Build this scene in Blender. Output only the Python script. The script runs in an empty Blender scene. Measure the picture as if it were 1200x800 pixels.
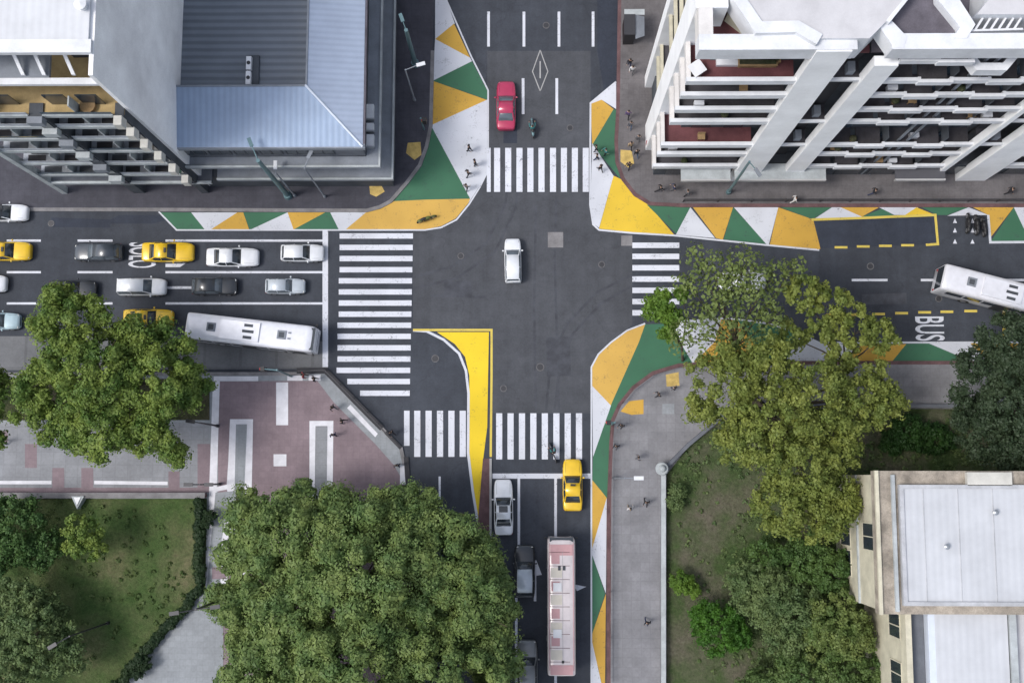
import bpy, bmesh, math, random
import numpy as np
from mathutils import Vector, Matrix
R_ = math.radians
random.seed(7); rng = np.random.default_rng(7)
S = bpy.context.scene
C = S.collection
# ------------------------------------------------------------------ camera
H = 100.0; F = 1333.0; NU, NV = 620.0, 560.0
zc = Vector((-(NU-600)/F, (NV-400)/F, 1)).normalized()
yc = Vector((0, 1, 0)); yc = (yc - zc*yc.dot(zc)).normalized()
xc = yc.cross(zc)
ROT = Matrix((xc, yc, zc))                       # camera -> world
cd = bpy.data.cameras.new('camera'); cam = bpy.data.objects.new('camera', cd); C.objects.link(cam)
cd.sensor_width = 36; cd.lens = F*36/1200; cd.clip_end = 2000; cd.clip_start = 0.5
cam.matrix_world = Matrix.Translation((0, 0, H)) @ ROT.to_4x4()
S.camera = cam
# ------------------------------------------------------------------ light
SUN_EL, SUN_AZ = 56.0, -105.0                       # azimuth clockwise from north (+Y): sun in the west-north-west
w = bpy.data.worlds.new('World'); S.world = w; w.use_nodes = True
nt = w.node_tree; bg = nt.nodes['Background']
sky = nt.nodes.new('ShaderNodeTexSky'); sky.sky_type = 'NISHITA'; sky.sun_disc = False
sky.sun_elevation = R_(SUN_EL); sky.sun_rotation = R_(SUN_AZ); sky.dust_density = 3.0; sky.air_density = 1.0
hs = nt.nodes.new('ShaderNodeHueSaturation'); hs.inputs['Saturation'].default_value = 0.6
nt.links.new(sky.outputs[0], hs.inputs['Color']); nt.links.new(hs.outputs[0], bg.inputs['Color'])
bg.inputs['Strength'].default_value = 0.15
sl = bpy.data.lights.new('sun', 'SUN'); sl.energy = 1.25; sl.angle = R_(16); sl.color = (1, .97, .93)
sun = bpy.data.objects.new('sun', sl); C.objects.link(sun)
a = R_(SUN_AZ); e = R_(SUN_EL)
sd = Vector((math.sin(a)*math.cos(e), math.cos(a)*math.cos(e), math.sin(e)))
sun.rotation_euler = (-sd).to_track_quat('-Z', 'Y').to_euler(); sun.location = (0, 0, 60)
S.view_settings.view_transform = 'Standard'; S.view_settings.look = 'None'
S.view_settings.exposure = 0.62; S.view_settings.gamma = 1
# ------------------------------------------------------------------ mapping between the photograph and the place
def P(u, v, z=0.0):
    d = ROT @ Vector(((u-600)/F, (400-v)/F, -1))
    t = (z-H)/d.z
    return Vector((d.x*t, d.y*t, z))
def G(u, v, z=0.0):
    p = P(u, v, z); return (p.x, p.y)
def proj(x, y, z):
    q = ROT.transposed() @ Vector((x, y, z-H))
    return 600+F*q.x/-q.z, 400-F*q.y/-q.z
def zfor(x, y, v):                                # height at which the plumb line through (x, y) appears at row v
    lo, hi = 0, 60
    for _ in range(40):
        m = (lo+hi)/2
        if proj(x, y, m)[1] > v: lo = m
        else: hi = m
    return lo
# ------------------------------------------------------------------ materials
def nodes_of(name, rough=.7, metal=0.0, spec=.3):
    m = bpy.data.materials.new(name); m.use_nodes = True
    n = m.node_tree.nodes; b = n['Principled BSDF']
    b.inputs['Roughness'].default_value = rough; b.inputs['Metallic'].default_value = metal
    b.inputs['Specular IOR Level'].default_value = spec
    return m, m.node_tree, n, b
def ramp(ntree, src, stops):
    r = ntree.nodes.new('ShaderNodeValToRGB'); ntree.links.new(src, r.inputs[0])
    e = r.color_ramp.elements
    while len(e) < len(stops): e.new(.5)
    for k, (p, c) in enumerate(stops):
        e[k].position = p; e[k].color = (*c, 1) if len(c) == 3 else c
    return r
def noise(ntree, scale, detail=4, rough=.55, vec=None, dist=0.0):
    n = ntree.nodes.new('ShaderNodeTexNoise'); n.inputs['Scale'].default_value = scale
    n.inputs['Detail'].default_value = detail; n.inputs['Roughness'].default_value = rough
    n.inputs['Distortion'].default_value = dist
    if vec is None:
        g = ntree.nodes.new('ShaderNodeNewGeometry'); vec = g.outputs['Position']
    ntree.links.new(vec, n.inputs['Vector']); return n
def mul(ntree, a, b, f=1.0, typ='MULTIPLY'):
    m = ntree.nodes.new('ShaderNodeMix'); m.data_type = 'RGBA'; m.blend_type = typ
    m.inputs[0].default_value = f
    ntree.links.new(a, m.inputs[6])
    ntree.links.new(b, m.inputs[7]); return m.outputs[2]
def mottled(name, c, amp=.25, scale=.6, rough=.75, spec=.25, fine=12.0, metal=0, objspace=False, bump=0.0):
    m, t, n, b = nodes_of(name, rough, metal, spec)
    vec = None
    if objspace:
        tc = n.new('ShaderNodeTexCoord'); vec = tc.outputs['Object']
    n1 = noise(t, scale, 5, .6, vec); n2 = noise(t, fine, 2, .6, vec)
    lo = tuple(x*(1-amp) for x in c); hi = tuple(min(1, x*(1+amp)) for x in c)
    r1 = ramp(t, n1.outputs['Fac'], [(.3, lo), (.7, hi)])
    r2 = ramp(t, n2.outputs['Fac'], [(.3, (1-amp*.6,)*3), (.7, (1, 1, 1))])
    t.links.new(mul(t, r1.outputs[0], r2.outputs[0]), b.inputs['Base Color'])
    if bump:
        bp = n.new('ShaderNodeBump'); bp.inputs['Strength'].default_value = bump; bp.inputs['Distance'].default_value = .03
        t.links.new(n2.outputs['Fac'], bp.inputs['Height']); t.links.new(bp.outputs[0], b.inputs['Normal'])
    return m
def plain(name, c, rough=.5, metal=0.0, spec=.4, amp=.06):
    return mottled(name, c, amp, 1.5, rough, spec, 9, metal, True)
def carpaint(name, c):
    m, t, n, b = nodes_of(name, .28, .1, .5)
    tc = n.new('ShaderNodeTexCoord'); n1 = noise(t, 1.8, 3, .5, tc.outputs['Object'])
    r1 = ramp(t, n1.outputs['Fac'], [(.3, tuple(x*.88 for x in c)), (.7, c)])
    t.links.new(r1.outputs[0], b.inputs['Base Color'])
    b.inputs['Coat Weight'].default_value = .6; b.inputs['Coat Roughness'].default_value = .12
    return m
def paint(name, c, wear=.5, under=(.05, .054, .066)):
    """road paint worn through to the asphalt in places"""
    m, t, n, b = nodes_of(name, .7, 0, .2)
    n1 = noise(t, 1.1, 6, .72); n2 = noise(t, 7, 4, .7); n3 = noise(t, .25, 2, .5)
    lo = tuple(x*.86 for x in c)
    r1 = ramp(t, n3.outputs['Fac'], [(.35, lo), (.65, c)])
    add = n.new('ShaderNodeMath'); add.operation = 'ADD'
    t.links.new(n1.outputs['Fac'], add.inputs[0]); t.links.new(n2.outputs['Fac'], add.inputs[1])
    r2 = ramp(t, add.outputs[0], [(0, (0, 0, 0)), (.999, (0, 0, 0))])
    th = 1.18-.12*wear*1.2
    mr = n.new('ShaderNodeMapRange'); mr.inputs[1].default_value = th; mr.inputs[2].default_value = th+.22
    mr.inputs[3].default_value = 0; mr.inputs[4].default_value = .75
    t.links.new(add.outputs[0], mr.inputs[0])
    mx = n.new('ShaderNodeMix'); mx.data_type = 'RGBA'; t.links.new(mr.outputs[0], mx.inputs[0])
    t.links.new(r1.outputs[0], mx.inputs[6]); mx.inputs[7].default_value = (*under, 1)
    t.links.new(mx.outputs[2], b.inputs['Base Color']); n.remove(r2)
    return m
def asphalt(name, c, streak=True):
    m, t, n, b = nodes_of(name, .82, 0, .2)
    n1 = noise(t, .09, 5, .6); n2 = noise(t, 6, 3, .7); n3 = noise(t, .9, 6, .7)
    g = n.new('ShaderNodeNewGeometry')
    mp = n.new('ShaderNodeMapping'); mp.inputs['Scale'].default_value = (.75, .03, 1); t.links.new(g.outputs['Position'], mp.inputs[0])
    n4 = noise(t, 1, 3, .6, mp.outputs[0])
    mp2 = n.new('ShaderNodeMapping'); mp2.inputs['Scale'].default_value = (.03, .75, 1); t.links.new(g.outputs['Position'], mp2.inputs[0])
    n5 = noise(t, 1, 3, .6, mp2.outputs[0])
    r1 = ramp(t, n1.outputs['Fac'], [(.3, tuple(x*.8 for x in c)), (.7, tuple(x*1.25 for x in c))])
    r2 = ramp(t, n2.outputs['Fac'], [(.3, (.82,)*3), (.7, (1, 1, 1))])
    r3 = ramp(t, n3.outputs['Fac'], [(.3, (.8,)*3), (.6, (1, 1, 1))])
    r4 = ramp(t, n4.outputs['Fac'], [(.35, (.87,)*3), (.6, (1, 1, 1))])
    r5 = ramp(t, n5.outputs['Fac'], [(.35, (.95,)*3), (.6, (1, 1, 1))])
    x = mul(t, r1.outputs[0], r2.outputs[0]); x = mul(t, x, r3.outputs[0]); x = mul(t, x, r4.outputs[0]); x = mul(t, x, r5.outputs[0])
    # thin dark tar-sealed cracks
    vo = n.new('ShaderNodeTexVoronoi'); vo.feature = 'DISTANCE_TO_EDGE'; vo.inputs['Scale'].default_value = .11
    nz = noise(t, .6, 4, .6); va = n.new('ShaderNodeVectorMath'); va.operation = 'MULTIPLY_ADD'
    t.links.new(nz.outputs['Color'], va.inputs[0]); va.inputs[1].default_value = (2.4, 2.4, 0); t.links.new(g.outputs['Position'], va.inputs[2])
    t.links.new(va.outputs[0], vo.inputs['Vector'])
    rc = ramp(t, vo.outputs['Distance'], [(.002, (.88,)*3), (.007, (1, 1, 1))])
    x = mul(t, x, rc.outputs[0])
    t.links.new(x, b.inputs['Base Color'])
    return m
def paving(name, c, tile, amp=.2, mortar=.87):
    m, t, n, b = nodes_of(name, .8, 0, .2)
    g = n.new('ShaderNodeNewGeometry'); br = n.new('ShaderNodeTexBrick'); br.offset = 0
    br.inputs['Scale'].default_value = 1/tile; br.inputs['Mortar Size'].default_value = .04
    br.inputs['Brick Width'].default_value = 1; br.inputs['Row Height'].default_value = 1
    br.inputs['Color1'].default_value = (*c, 1); br.inputs['Color2'].default_value = (*[x*.9 for x in c], 1)
    br.inputs['Mortar'].default_value = (*[x*mortar for x in c], 1)
    t.links.new(g.outputs['Position'], br.inputs['Vector'])
    n1 = noise(t, .35, 6, .65); n2 = noise(t, 5, 3, .6)
    r1 = ramp(t, n1.outputs['Fac'], [(.3, (1-amp,)*3), (.65, (1, 1, 1))]); r2 = ramp(t, n2.outputs['Fac'], [(.3, (.88,)*3), (.6, (1, 1, 1))])
    x = mul(t, mul(t, br.outputs['Color'], r1.outputs[0]), r2.outputs[0]); t.links.new(x, b.inputs['Base Color'])
    return m
def grassmat(name, cols, scale=.35):
    m, t, n, b = nodes_of(name, .95, 0, .1)
    n1 = noise(t, scale, 6, .7); n2 = noise(t, 4, 5, .75)
    st = [(.3+.4*k/(len(cols)-1), c) for k, c in enumerate(cols)]
    r1 = ramp(t, n1.outputs['Fac'], st); r2 = ramp(t, n2.outputs['Fac'], [(.3, (.5,)*3), (.7, (1.0,)*3)])
    t.links.new(mul(t, r1.outputs[0], r2.outputs[0]), b.inputs['Base Color'])
    bp = n.new('ShaderNodeBump'); bp.inputs['Strength'].default_value = .8; bp.inputs['Distance'].default_value = .15
    t.links.new(n2.outputs['Fac'], bp.inputs['Height']); t.links.new(bp.outputs[0], b.inputs['Normal'])
    return m
def leafmat(name, dark, light, alt=None):
    m, t, n, b = nodes_of(name, .55, 0, .25)
    g = n.new('ShaderNodeNewGeometry')
    n1 = noise(t, .55, 3, .6)
    r1 = ramp(t, n1.outputs['Fac'], [(.35, dark), (.65, light)])
    r2 = ramp(t, g.outputs['Random Per Island'], [(0, (.82, .85, .83)), (.5, (.94, .96, .9)), (1, (1, 1, .94))])
    x = mul(t, r1.outputs[0], r2.outputs[0]); t.links.new(x, b.inputs['Base Color'])
    tr = n.new('ShaderNodeBsdfTranslucent'); t.links.new(x, tr.inputs[0])
    mx = n.new('ShaderNodeMixShader'); mx.inputs[0].default_value = .22
    t.links.new(b.outputs[0], mx.inputs[1]); t.links.new(tr.outputs[0], mx.inputs[2])
    t.links.new(mx.outputs[0], n['Material Output'].inputs[0])
    return m
def glass(name, c=(.03, .04, .05)):
    return plain(name, c, .12, 0, .6, .2)
def corrugated(name, c, axis, period=.35, shade=.92, bump=.2):
    m, t, n, b = nodes_of(name, .5, .2, .4)
    g = n.new('ShaderNodeNewGeometry'); wv = n.new('ShaderNodeTexWave'); wv.bands_direction = axis; wv.wave_profile = 'SIN'
    wv.inputs['Scale'].default_value = 1/period/3.14; wv.inputs['Distortion'].default_value = .3; t.links.new(g.outputs['Position'], wv.inputs['Vector'])
    n1 = noise(t, .4, 5, .65)
    r1 = ramp(t, n1.outputs['Fac'], [(.3, tuple(x*.84 for x in c)), (.7, c)]); r2 = ramp(t, wv.outputs['Fac'], [(.2, (shade,)*3), (.7, (1, 1, 1))])
    t.links.new(mul(t, r1.outputs[0], r2.outputs[0]), b.inputs['Base Color'])
    bp = n.new('ShaderNodeBump'); bp.inputs['Strength'].default_value = bump; bp.inputs['Distance'].default_value = .04
    t.links.new(wv.outputs['Fac'], bp.inputs['Height']); t.links.new(bp.outputs[0], b.inputs['Normal'])
    return m
M = dict(
 asphalt=asphalt('asphalt', (.058, .065, .08)), asphalt_old=asphalt('asphalt_weathered', (.08, .085, .097)), manhole=mottled('manhole_rim', (.12, .12, .125), .3, 3), tyre_mark=mottled('tyre_mark', (.058, .062, .074), .3, .9), asphalt2=asphalt('darker_asphalt', (.044, .052, .072)),
 concrete_lane=paving('concrete_lane', (.17, .175, .185), 3.2, .3, .8),
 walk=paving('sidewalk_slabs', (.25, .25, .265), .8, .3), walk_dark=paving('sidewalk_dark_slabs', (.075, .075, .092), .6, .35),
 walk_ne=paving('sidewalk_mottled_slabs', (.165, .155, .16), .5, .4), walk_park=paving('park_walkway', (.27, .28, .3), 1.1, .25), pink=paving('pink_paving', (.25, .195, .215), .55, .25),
 plaza_grey=paving('plaza_grey', (.29, .31, .33), .5, .2), plaza_white=mottled('plaza_white', (.62, .62, .66), .12, 1.2),
 kerb=mottled('kerb_stone', (.2, .195, .2), .3, .8), kerb_red=mottled('kerb_red_brown', (.13, .075, .078), .35, .9), kerb_light=mottled('kerb_light', (.36, .36, .36), .2, .8),
 p_white=paint('road_paint_white', (.6, .62, .68), .7), p_fresh=paint('kerb_paint_white', (.56, .58, .63), .5),
 p_yellow=paint('paint_yellow', (.66, .45, .045), .5), p_orange=paint('paint_ochre', (.54, .325, .06), .6), p_mid=paint('paint_mid_yellow', (.57, .355, .085), .55), p_green=paint('paint_green', (.05, .145, .085), .6),
 p_lemon=paint('paint_lemon', (.72, .52, .03), .4), p_line=paint('paint_line_yellow', (.6, .47, .1), .6),
 tan=mottled('tactile_tan', (.5, .36, .12), .25, 2), stone_cap=mottled('stone_cap', (.5, .49, .45), .15, .9), pier_white=mottled('pier_white_render', (.84, .85, .86), .08, .5, .6), balc_pale=mottled('pale_balcony', (.36, .385, .42), .25, .9), white=mottled('white_render', (.63, .645, .67), .12, .7, .6), dirty=mottled('stained_white_render', (.86, .85, .86), .22, .2, .8),
 white_sunside=mottled('white_render_sunlit', (.64, .62, .6), .12, .7, .6), cream=mottled('cream_wall', (.52, .49, .38), .18, .7), cream_dirty=mottled('weathered_parapet', (.33, .29, .24), .45, .9),  # warm white: west sunlight put into the colour of the tower's white render
 grey=mottled('grey_render', (.13, .14, .16), .2, .6), greyl=mottled('light_grey_render', (.21, .23, .26), .18, .6), greyd=mottled('dark_grey_cladding', (.07, .078, .09), .25, .6), ledge=mottled('pale_ledge', (.38, .41, .42), .2, .9),
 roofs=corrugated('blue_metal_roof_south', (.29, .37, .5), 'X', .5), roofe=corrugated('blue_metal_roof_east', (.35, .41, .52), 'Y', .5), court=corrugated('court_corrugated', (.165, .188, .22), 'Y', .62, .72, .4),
 hip=plain('roof_hip', (.55, .6, .68), .5), roofwhite=corrugated('white_sheet_roof', (.56, .575, .6), 'X', .55, .965, .1), roofgrey=mottled('pale_roof_screed', (.5, .495, .51), .1, .6), roofedge=mottled('roof_gutter', (.4, .41, .43), .2, .8),
 glass=glass('dark_glass'), glass2=glass('blue_glass', (.05, .075, .1)), frame=plain('window_frame', (.4, .4, .4)), framed=plain('dark_frame', (.08, .08, .09)),
 maroon=mottled('maroon_tiles', (.13, .05, .055), .25, .8), wood=mottled('timber_deck', (.3, .2, .1), .3, 1.2), tanfloor=mottled('tan_terrace', (.42, .31, .15), .25, .7), purple=mottled('dark_roof_felt', (.12, .11, .13), .3, .7), dark=plain('dark_interior', (.035, .035, .04), .8), balc=mottled('balcony_floor', (.065, .062, .07), .35, .7),
 soil=grassmat('soil_cover', [(.03, .05, .02), (.07, .075, .04), (.1, .085, .06)], .25),
 grass=grassmat('park_grass', [(.04, .085, .024), (.075, .12, .04), (.11, .135, .058), (.2, .18, .105)], .16),
 garden=grassmat('garden_ground', [(.04, .08, .025), (.07, .105, .04), (.115, .12, .075), (.16, .14, .11)], .18),
 bark=mottled('bark', (.1, .08, .06), .3, 2),
 steel=plain('galvanised_steel', (.35, .37, .39), .4, .6), teal=plain('teal_steel', (.12, .2, .22), .45, .3), black=plain('black_plastic', (.02, .02, .022), .5), darkm=plain('dark_painted_metal', (.045, .045, .05), .45, .3), pale=plain('pale_plastic', (.65, .66, .68), .4),
 tyre=plain('tyre_rubber', (.02, .02, .02), .85), rim=plain('wheel_rim', (.4, .4, .42), .35, .7), lamp=plain('lamp_glass', (.75, .75, .72), .15), red=plain('tail_lamp', (.4, .02, .02), .2),
 carglass=plain('car_glass', (.025, .032, .04), .1, 0, .7, .1), cargrey=plain('car_glass_pale', (.09, .11, .13), .12, 0, .8, .1),
)
# ------------------------------------------------------------------ mesh helpers
class MB:
    def __init__(s): s.v = []; s.f = []; s.mi = []; s.sm = []; s.mats = []
    def mat(s, m):
        m = M[m] if isinstance(m, str) else m
        if m not in s.mats: s.mats.append(m)
        return s.mats.index(m)
    def add(s, vs, fs, m, smooth=False):
        b = len(s.v); k = s.mat(m)
        s.v += [tuple(x) for x in vs]
        for f in fs: s.f.append(tuple(b+i for i in f)); s.mi.append(k); s.sm.append(smooth)
        return s
    def box(s, x0, x1, y0, y1, z0, z1, m):
        vs = [(x0, y0, z0), (x1, y0, z0), (x1, y1, z0), (x0, y1, z0), (x0, y0, z1), (x1, y0, z1), (x1, y1, z1), (x0, y1, z1)]
        return s.add(vs, [(3, 2, 1, 0), (4, 5, 6, 7), (0, 1, 5, 4), (1, 2, 6, 5), (2, 3, 7, 6), (3, 0, 4, 7)], m)
    def cbox(s, cx, cy, cz, sx, sy, sz, m, ang=0.0):
        c, n = math.cos(ang), math.sin(ang); vs = []
        for z in (-1, 1):
            for x, y in ((-1, -1), (1, -1), (1, 1), (-1, 1)):
                X, Y = x*sx/2, y*sy/2; vs.append((cx+X*c-Y*n, cy+X*n+Y*c, cz+z*sz/2))
        return s.add(vs, [(3, 2, 1, 0), (4, 5, 6, 7), (0, 1, 5, 4), (1, 2, 6, 5), (2, 3, 7, 6), (3, 0, 4, 7)], m)
    def prism(s, poly, z0, z1, m, mside=None):
        """poly list of (x, y); triangulated top, side walls"""
        n = len(poly)
        ar = sum(poly[i][0]*poly[(i+1) % n][1]-poly[(i+1) % n][0]*poly[i][1] for i in range(n))
        if ar < 0: poly = poly[::-1]
        from mathutils.geometry import tessellate_polygon
        tr = tessellate_polygon([[Vector((x, y, 0)) for x, y in poly]])
        tp = [(x, y, z1) for x, y in poly]; fs = []
        for t in tr:
            a, b, c = (Vector(tp[i]) for i in t)
            fs.append(t if (b-a).cross(c-a).z > 0 else t[::-1])
        s.add(tp, fs, m)
        if z1 > z0 + 1e-6:
            bt = [(x, y, z0) for x, y in poly]
            s.add(bt+tp, [(i, (i+1) % n, n+(i+1) % n, n+i) for i in range(n)], mside or m)
        return s
    def ribbon(s, pts, w, z0, z1, m, closed=False):
        """box-section strip along a polyline (x, y), centred, width w"""
        n = len(pts); L = []; Rr = []
        for i in range(n):
            p = Vector(pts[i]); a = Vector(pts[i-1]) if (i or closed) else p; b = Vector(pts[(i+1) % n]) if (i < n-1 or closed) else p
            d1 = (p-a).normalized() if (p-a).length > 1e-6 else None; d2 = (b-p).normalized() if (b-p).length > 1e-6 else None
            d1 = d1 or d2; d2 = d2 or d1; t = (d1+d2).normalized(); k = 1/max(.5, t.dot(d1)); nn = Vector((-t.y, t.x))*w/2*k
            L.append(p+nn); Rr.append(p-nn)
        rng_ = range(n if closed else n-1)
        for i in rng_:
            j = (i+1) % n; q = [Rr[i], Rr[j], L[j], L[i]]
            vs = [(*p, z0) for p in q]+[(*p, z1) for p in q]
            fs = [(4, 5, 6, 7), (0, 1, 5, 4), (2, 3, 7, 6)]
            if not closed and i == 0: fs.append((3, 0, 4, 7))
            if not closed and i == n-2: fs.append((1, 2, 6, 5))
            s.add(vs, fs, m)
        return s
    def tube(s, a, b, r0, r1, m, n=8, cap=True):
        a, b = Vector(a), Vector(b); d = (b-a).normalized()
        u = d.cross(Vector((0, 0, 1)) if abs(d.z) < .9 else Vector((1, 0, 0))).normalized(); v = d.cross(u)
        vs = [a+(u*math.cos(t)+v*math.sin(t))*r0 for t in [2*math.pi*i/n for i in range(n)]]+[b+(u*math.cos(t)+v*math.sin(t))*r1 for t in [2*math.pi*i/n for i in range(n)]]
        fs = [(i, n+i, n+(i+1) % n, (i+1) % n) for i in range(n)]
        s.add(vs, fs, m, True)
        if cap: s.add([tuple(x) for x in vs], [tuple(range(n)), tuple(range(2*n-1, n-1, -1))], m)
        return s
    def ball(s, c, rx, ry, rz, m, n=10, k=6):
        vs = [(c[0], c[1], c[2]+rz)]
        for i in range(1, k):
            ph = math.pi*i/k
            for j in range(n):
                t = 2*math.pi*j/n; vs.append((c[0]+rx*math.sin(ph)*math.cos(t), c[1]+ry*math.sin(ph)*math.sin(t), c[2]+rz*math.cos(ph)))
        vs.append((c[0], c[1], c[2]-rz)); fs = [(0, 1+j, 1+(j+1) % n) for j in range(n)]
        for i in range(k-2):
            for j in range(n): fs.append((1+i*n+j, 1+(i+1)*n+j, 1+(i+1)*n+(j+1) % n, 1+i*n+(j+1) % n))
        l = len(vs)-1; b = 1+(k-2)*n
        fs += [(b+j, l, b+(j+1) % n) for j in range(n)]
        return s.add(vs, fs, m, True)
    def build(s, name, parent=None, loc=None):
        me = bpy.data.meshes.new(name); me.from_pydata(s.v, [], s.f)
        for m in s.mats: me.materials.append(m)
        me.polygons.foreach_set('material_index', s.mi); me.polygons.foreach_set('use_smooth', s.sm); me.update()
        o = bpy.data.objects.new(name, me); C.objects.link(o)
        if parent is not None: o.parent = parent
        if loc is not None: o.location = loc
        return o
def tag(o, label=None, cat=None, group=None, kind=None):
    if label: o['label'] = label
    if cat: o['category'] = cat
    if group: o['group'] = group
    if kind: o['kind'] = kind
    return o
def empty(name, loc=(0, 0, 0), rz=0.0, label=None, cat=None, group=None):
    o = bpy.data.objects.new(name, None); C.objects.link(o); o.location = loc; o.rotation_euler.z = rz; o.empty_display_size = .3
    return tag(o, label, cat, group)
def copy_tree(o, parent=None):
    c = o.copy(); C.objects.link(c); c.parent = parent
    for ch in list(KIDS.get(o.name, [])) or [x for x in bpy.data.objects if x.parent == o]:
        copy_tree(ch, c)
    return c
KIDS = {}
def struct(mb, name): return tag(mb.build(name), kind='structure')
def GL(*pts): return [G(u, v) for u, v in pts]
# ------------------------------------------------------------------ the ground
g = MB(); g.box(-400, 400, -400, 400, -.5, 0, 'asphalt'); struct(g, 'road')
b = MB(); b.prism(GL((484, 270), (517, 267), (550, 238), (571, 200), (571, 60), (692, 60), (692, 240), (700, 270), (741, 274), (741, 380), (716, 401), (694, 430), (694, 484), (577, 484), (577, 386), (484, 386)), .0015, .0015, 'asphalt_old')
struct(b, 'crossing_asphalt')
b = MB()
for pts in (((484, 325), (530, 312), (570, 285), (592, 240), (598, 200)), ((484, 338), (535, 326), (580, 295), (604, 245), (610, 200)), ((650, 480), (656, 430), (672, 390), (705, 355), (741, 335)), ((640, 480), (645, 425), (664, 380), (700, 342), (741, 322)), ((505, 346), (570, 348)), ((628, 480), (626, 360), (628, 240)), ((655, 480), (650, 300), (652, 230))):
    zz_ = .0018+.0002*len(b.f)/10; b.ribbon(GL(*pts), .22, zz_, zz_+.0001, 'tyre_mark')
struct(b, 'tyre_marks')
lane = MB(); lane.prism(GL((-900, 393), (200, 394), (384, 400), (384, 432), (-900, 437)), .004, .004, 'concrete_lane'); struct(lane, 'concrete_bus_lane')
BIG = 2600
nw = GL((-1400, 243), (183, 246), (430, 247), (445, 243), (458, 236), (477, 214), (492, 194), (500, 172), (505, 147), (507, 60), (509, 0), (512, -700), (-1400, -700))
ne = GL((726, -700), (726, 0), (724, 130), (722, 165), (723, 190), (730, 210), (744, 228), (762, 239), (800, 241), (2400, 241), (2400, -700))
se = GL((712, 1500), (713, 600), (716, 520), (718, 492), (726, 474), (742, 454), (765, 437), (795, 428), (850, 425), (2400, 425), (2400, 1500))
sw = GL((-1400, 440), (352, 438), (382, 434), (470, 525), (477, 560), (479, 700), (480, 1500), (-1400, 1500))
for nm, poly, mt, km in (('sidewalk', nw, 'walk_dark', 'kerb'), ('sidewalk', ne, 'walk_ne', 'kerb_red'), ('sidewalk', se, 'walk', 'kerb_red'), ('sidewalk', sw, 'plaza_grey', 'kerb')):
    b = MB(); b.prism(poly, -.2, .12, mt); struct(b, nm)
    k = MB(); k.ribbon(poly[:10 if nm != 'x' else 5] if poly is not sw else poly[:7], .32, -.1, .128, km); struct(k, 'kerb')
med = MB(); med.prism(GL((566, 537), (575.5, 537), (574, 640), (574, 1500), (556, 1500), (557, 700), (560, 612)), -.1, .13, 'kerb_red', 'kerb')
med.ribbon(GL((575, 537), (574, 1200)), .2, -.1, .14, 'kerb_light'); struct(med, 'median_strip')
# parks
b = MB(); b.prism(GL((-1400, 584), (243, 584), (241, 690), (140, 806), (-60, 1040), (-1400, 1500)), .05, .17, 'grass'); struct(b, 'park_lawn')
b = MB(); b.prism(GL((-1400, 444), (246, 444), (246, 492), (-1400, 494)), .05, .16, 'soil'); struct(b, 'planting_strip')
b = MB(); b.prism(GL((781, 1500), (781, 556), (806, 524), (850, 490), (900, 479), (2400, 479), (2400, 1500)), .05, .18, 'garden'); struct(b, 'garden_ground')
# walkway and plaza surfaces (each a sheet above the one below)
def sheet(name, items, z):
    m = MB()
    for k, (mt, pts) in enumerate(items): m.prism(GL(*pts), z+k*.0005, z+k*.0005, mt)
    return struct(m, name)
sheet('park_walkway', [('walk_park', [(-900, 497), (246, 495), (246, 577), (-900, 578)])], .124)
sheet('park_walkway_blocks', [('pink', [(30, 520), (44, 520), (44, 548), (30, 548)]), ('pink', [(62, 548), (76, 548), (76, 571), (62, 571)]), ('pink', [(96, 548), (110, 548), (110, 571), (96, 571)]),
      ('pink', [(198, 552), (211, 552), (211, 571), (198, 571)]), ('pink', [(232, 520), (247, 520), (247, 571), (232, 571)]), ('pink', [(-20, 505), (10, 505), (10, 518), (-20, 518)]),
      ('plaza_white', [(111, 563), (197, 564), (197, 568), (111, 567)]), ('plaza_white', [(0, 563), (61, 563), (61, 567), (0, 567)]), ('pink', [(-900, 572), (246, 571), (246, 577), (-900, 577)])], .128)
sheet('plaza_paving', [('pink', [(256, 447), (372, 446), (392, 472), (440, 520), (462, 545), (474, 566), (474, 620), (474, 900), (300, 900), (256, 900)])], .124)
sheet('plaza_bands', [
   ('plaza_white', [(251, 441), (303, 441), (303, 446.5), (251, 446.5)]), ('plaza_white', [(337, 440), (355, 440), (355, 446), (337, 446)]), ('plaza_white', [(362, 440), (376, 439), (376, 446), (362, 446)]),
   ('plaza_white', [(250, 446.5), (258, 446.5), (254, 592), (245, 592)]),
   ('plaza_white', [(270, 491), (297, 491), (293, 700), (286, 700), (270, 592), (266, 571), (268, 540)]),
   ('plaza_white', [(324, 448), (338, 448), (338, 498), (324, 498)]), ('plaza_white', [(321, 532), (336, 532), (336, 546), (321, 546)]),
   ('plaza_white', [(363, 493), (391, 493), (390, 600), (363, 600)]),
   ('plaza_white', [(411, 474), (443, 508), (440, 512), (407, 478)]), ('plaza_white', [(469, 545), (476, 545), (476, 567), (469, 567)]),
   ('plaza_white', [(246, 592), (253, 592), (247, 650), (240, 760), (233, 800), (234, 700), (240, 640)]), ('plaza_white', [(252, 571), (272, 566), (272, 572), (252, 576)])], .132)
sheet('plaza_grey_insets', [('plaza_grey', [(277, 497), (290, 497), (286, 592), (275, 592)]), ('walk_park', [(370, 499), (384, 499), (383, 600), (369, 600)]),
   ('plaza_grey', [(253, 577), (286, 574), (284, 600), (264, 612), (262, 660), (262, 790), (240, 900), (60, 900), (148, 806), (236, 702), (243, 690), (247, 640)]),
   ('plaza_white', [(264, 612), (275, 606), (268, 640), (266, 720), (259, 720), (259, 640)]), ('pink', [(249, 664), (266, 664), (266, 678), (249, 678)])], .145)
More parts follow.
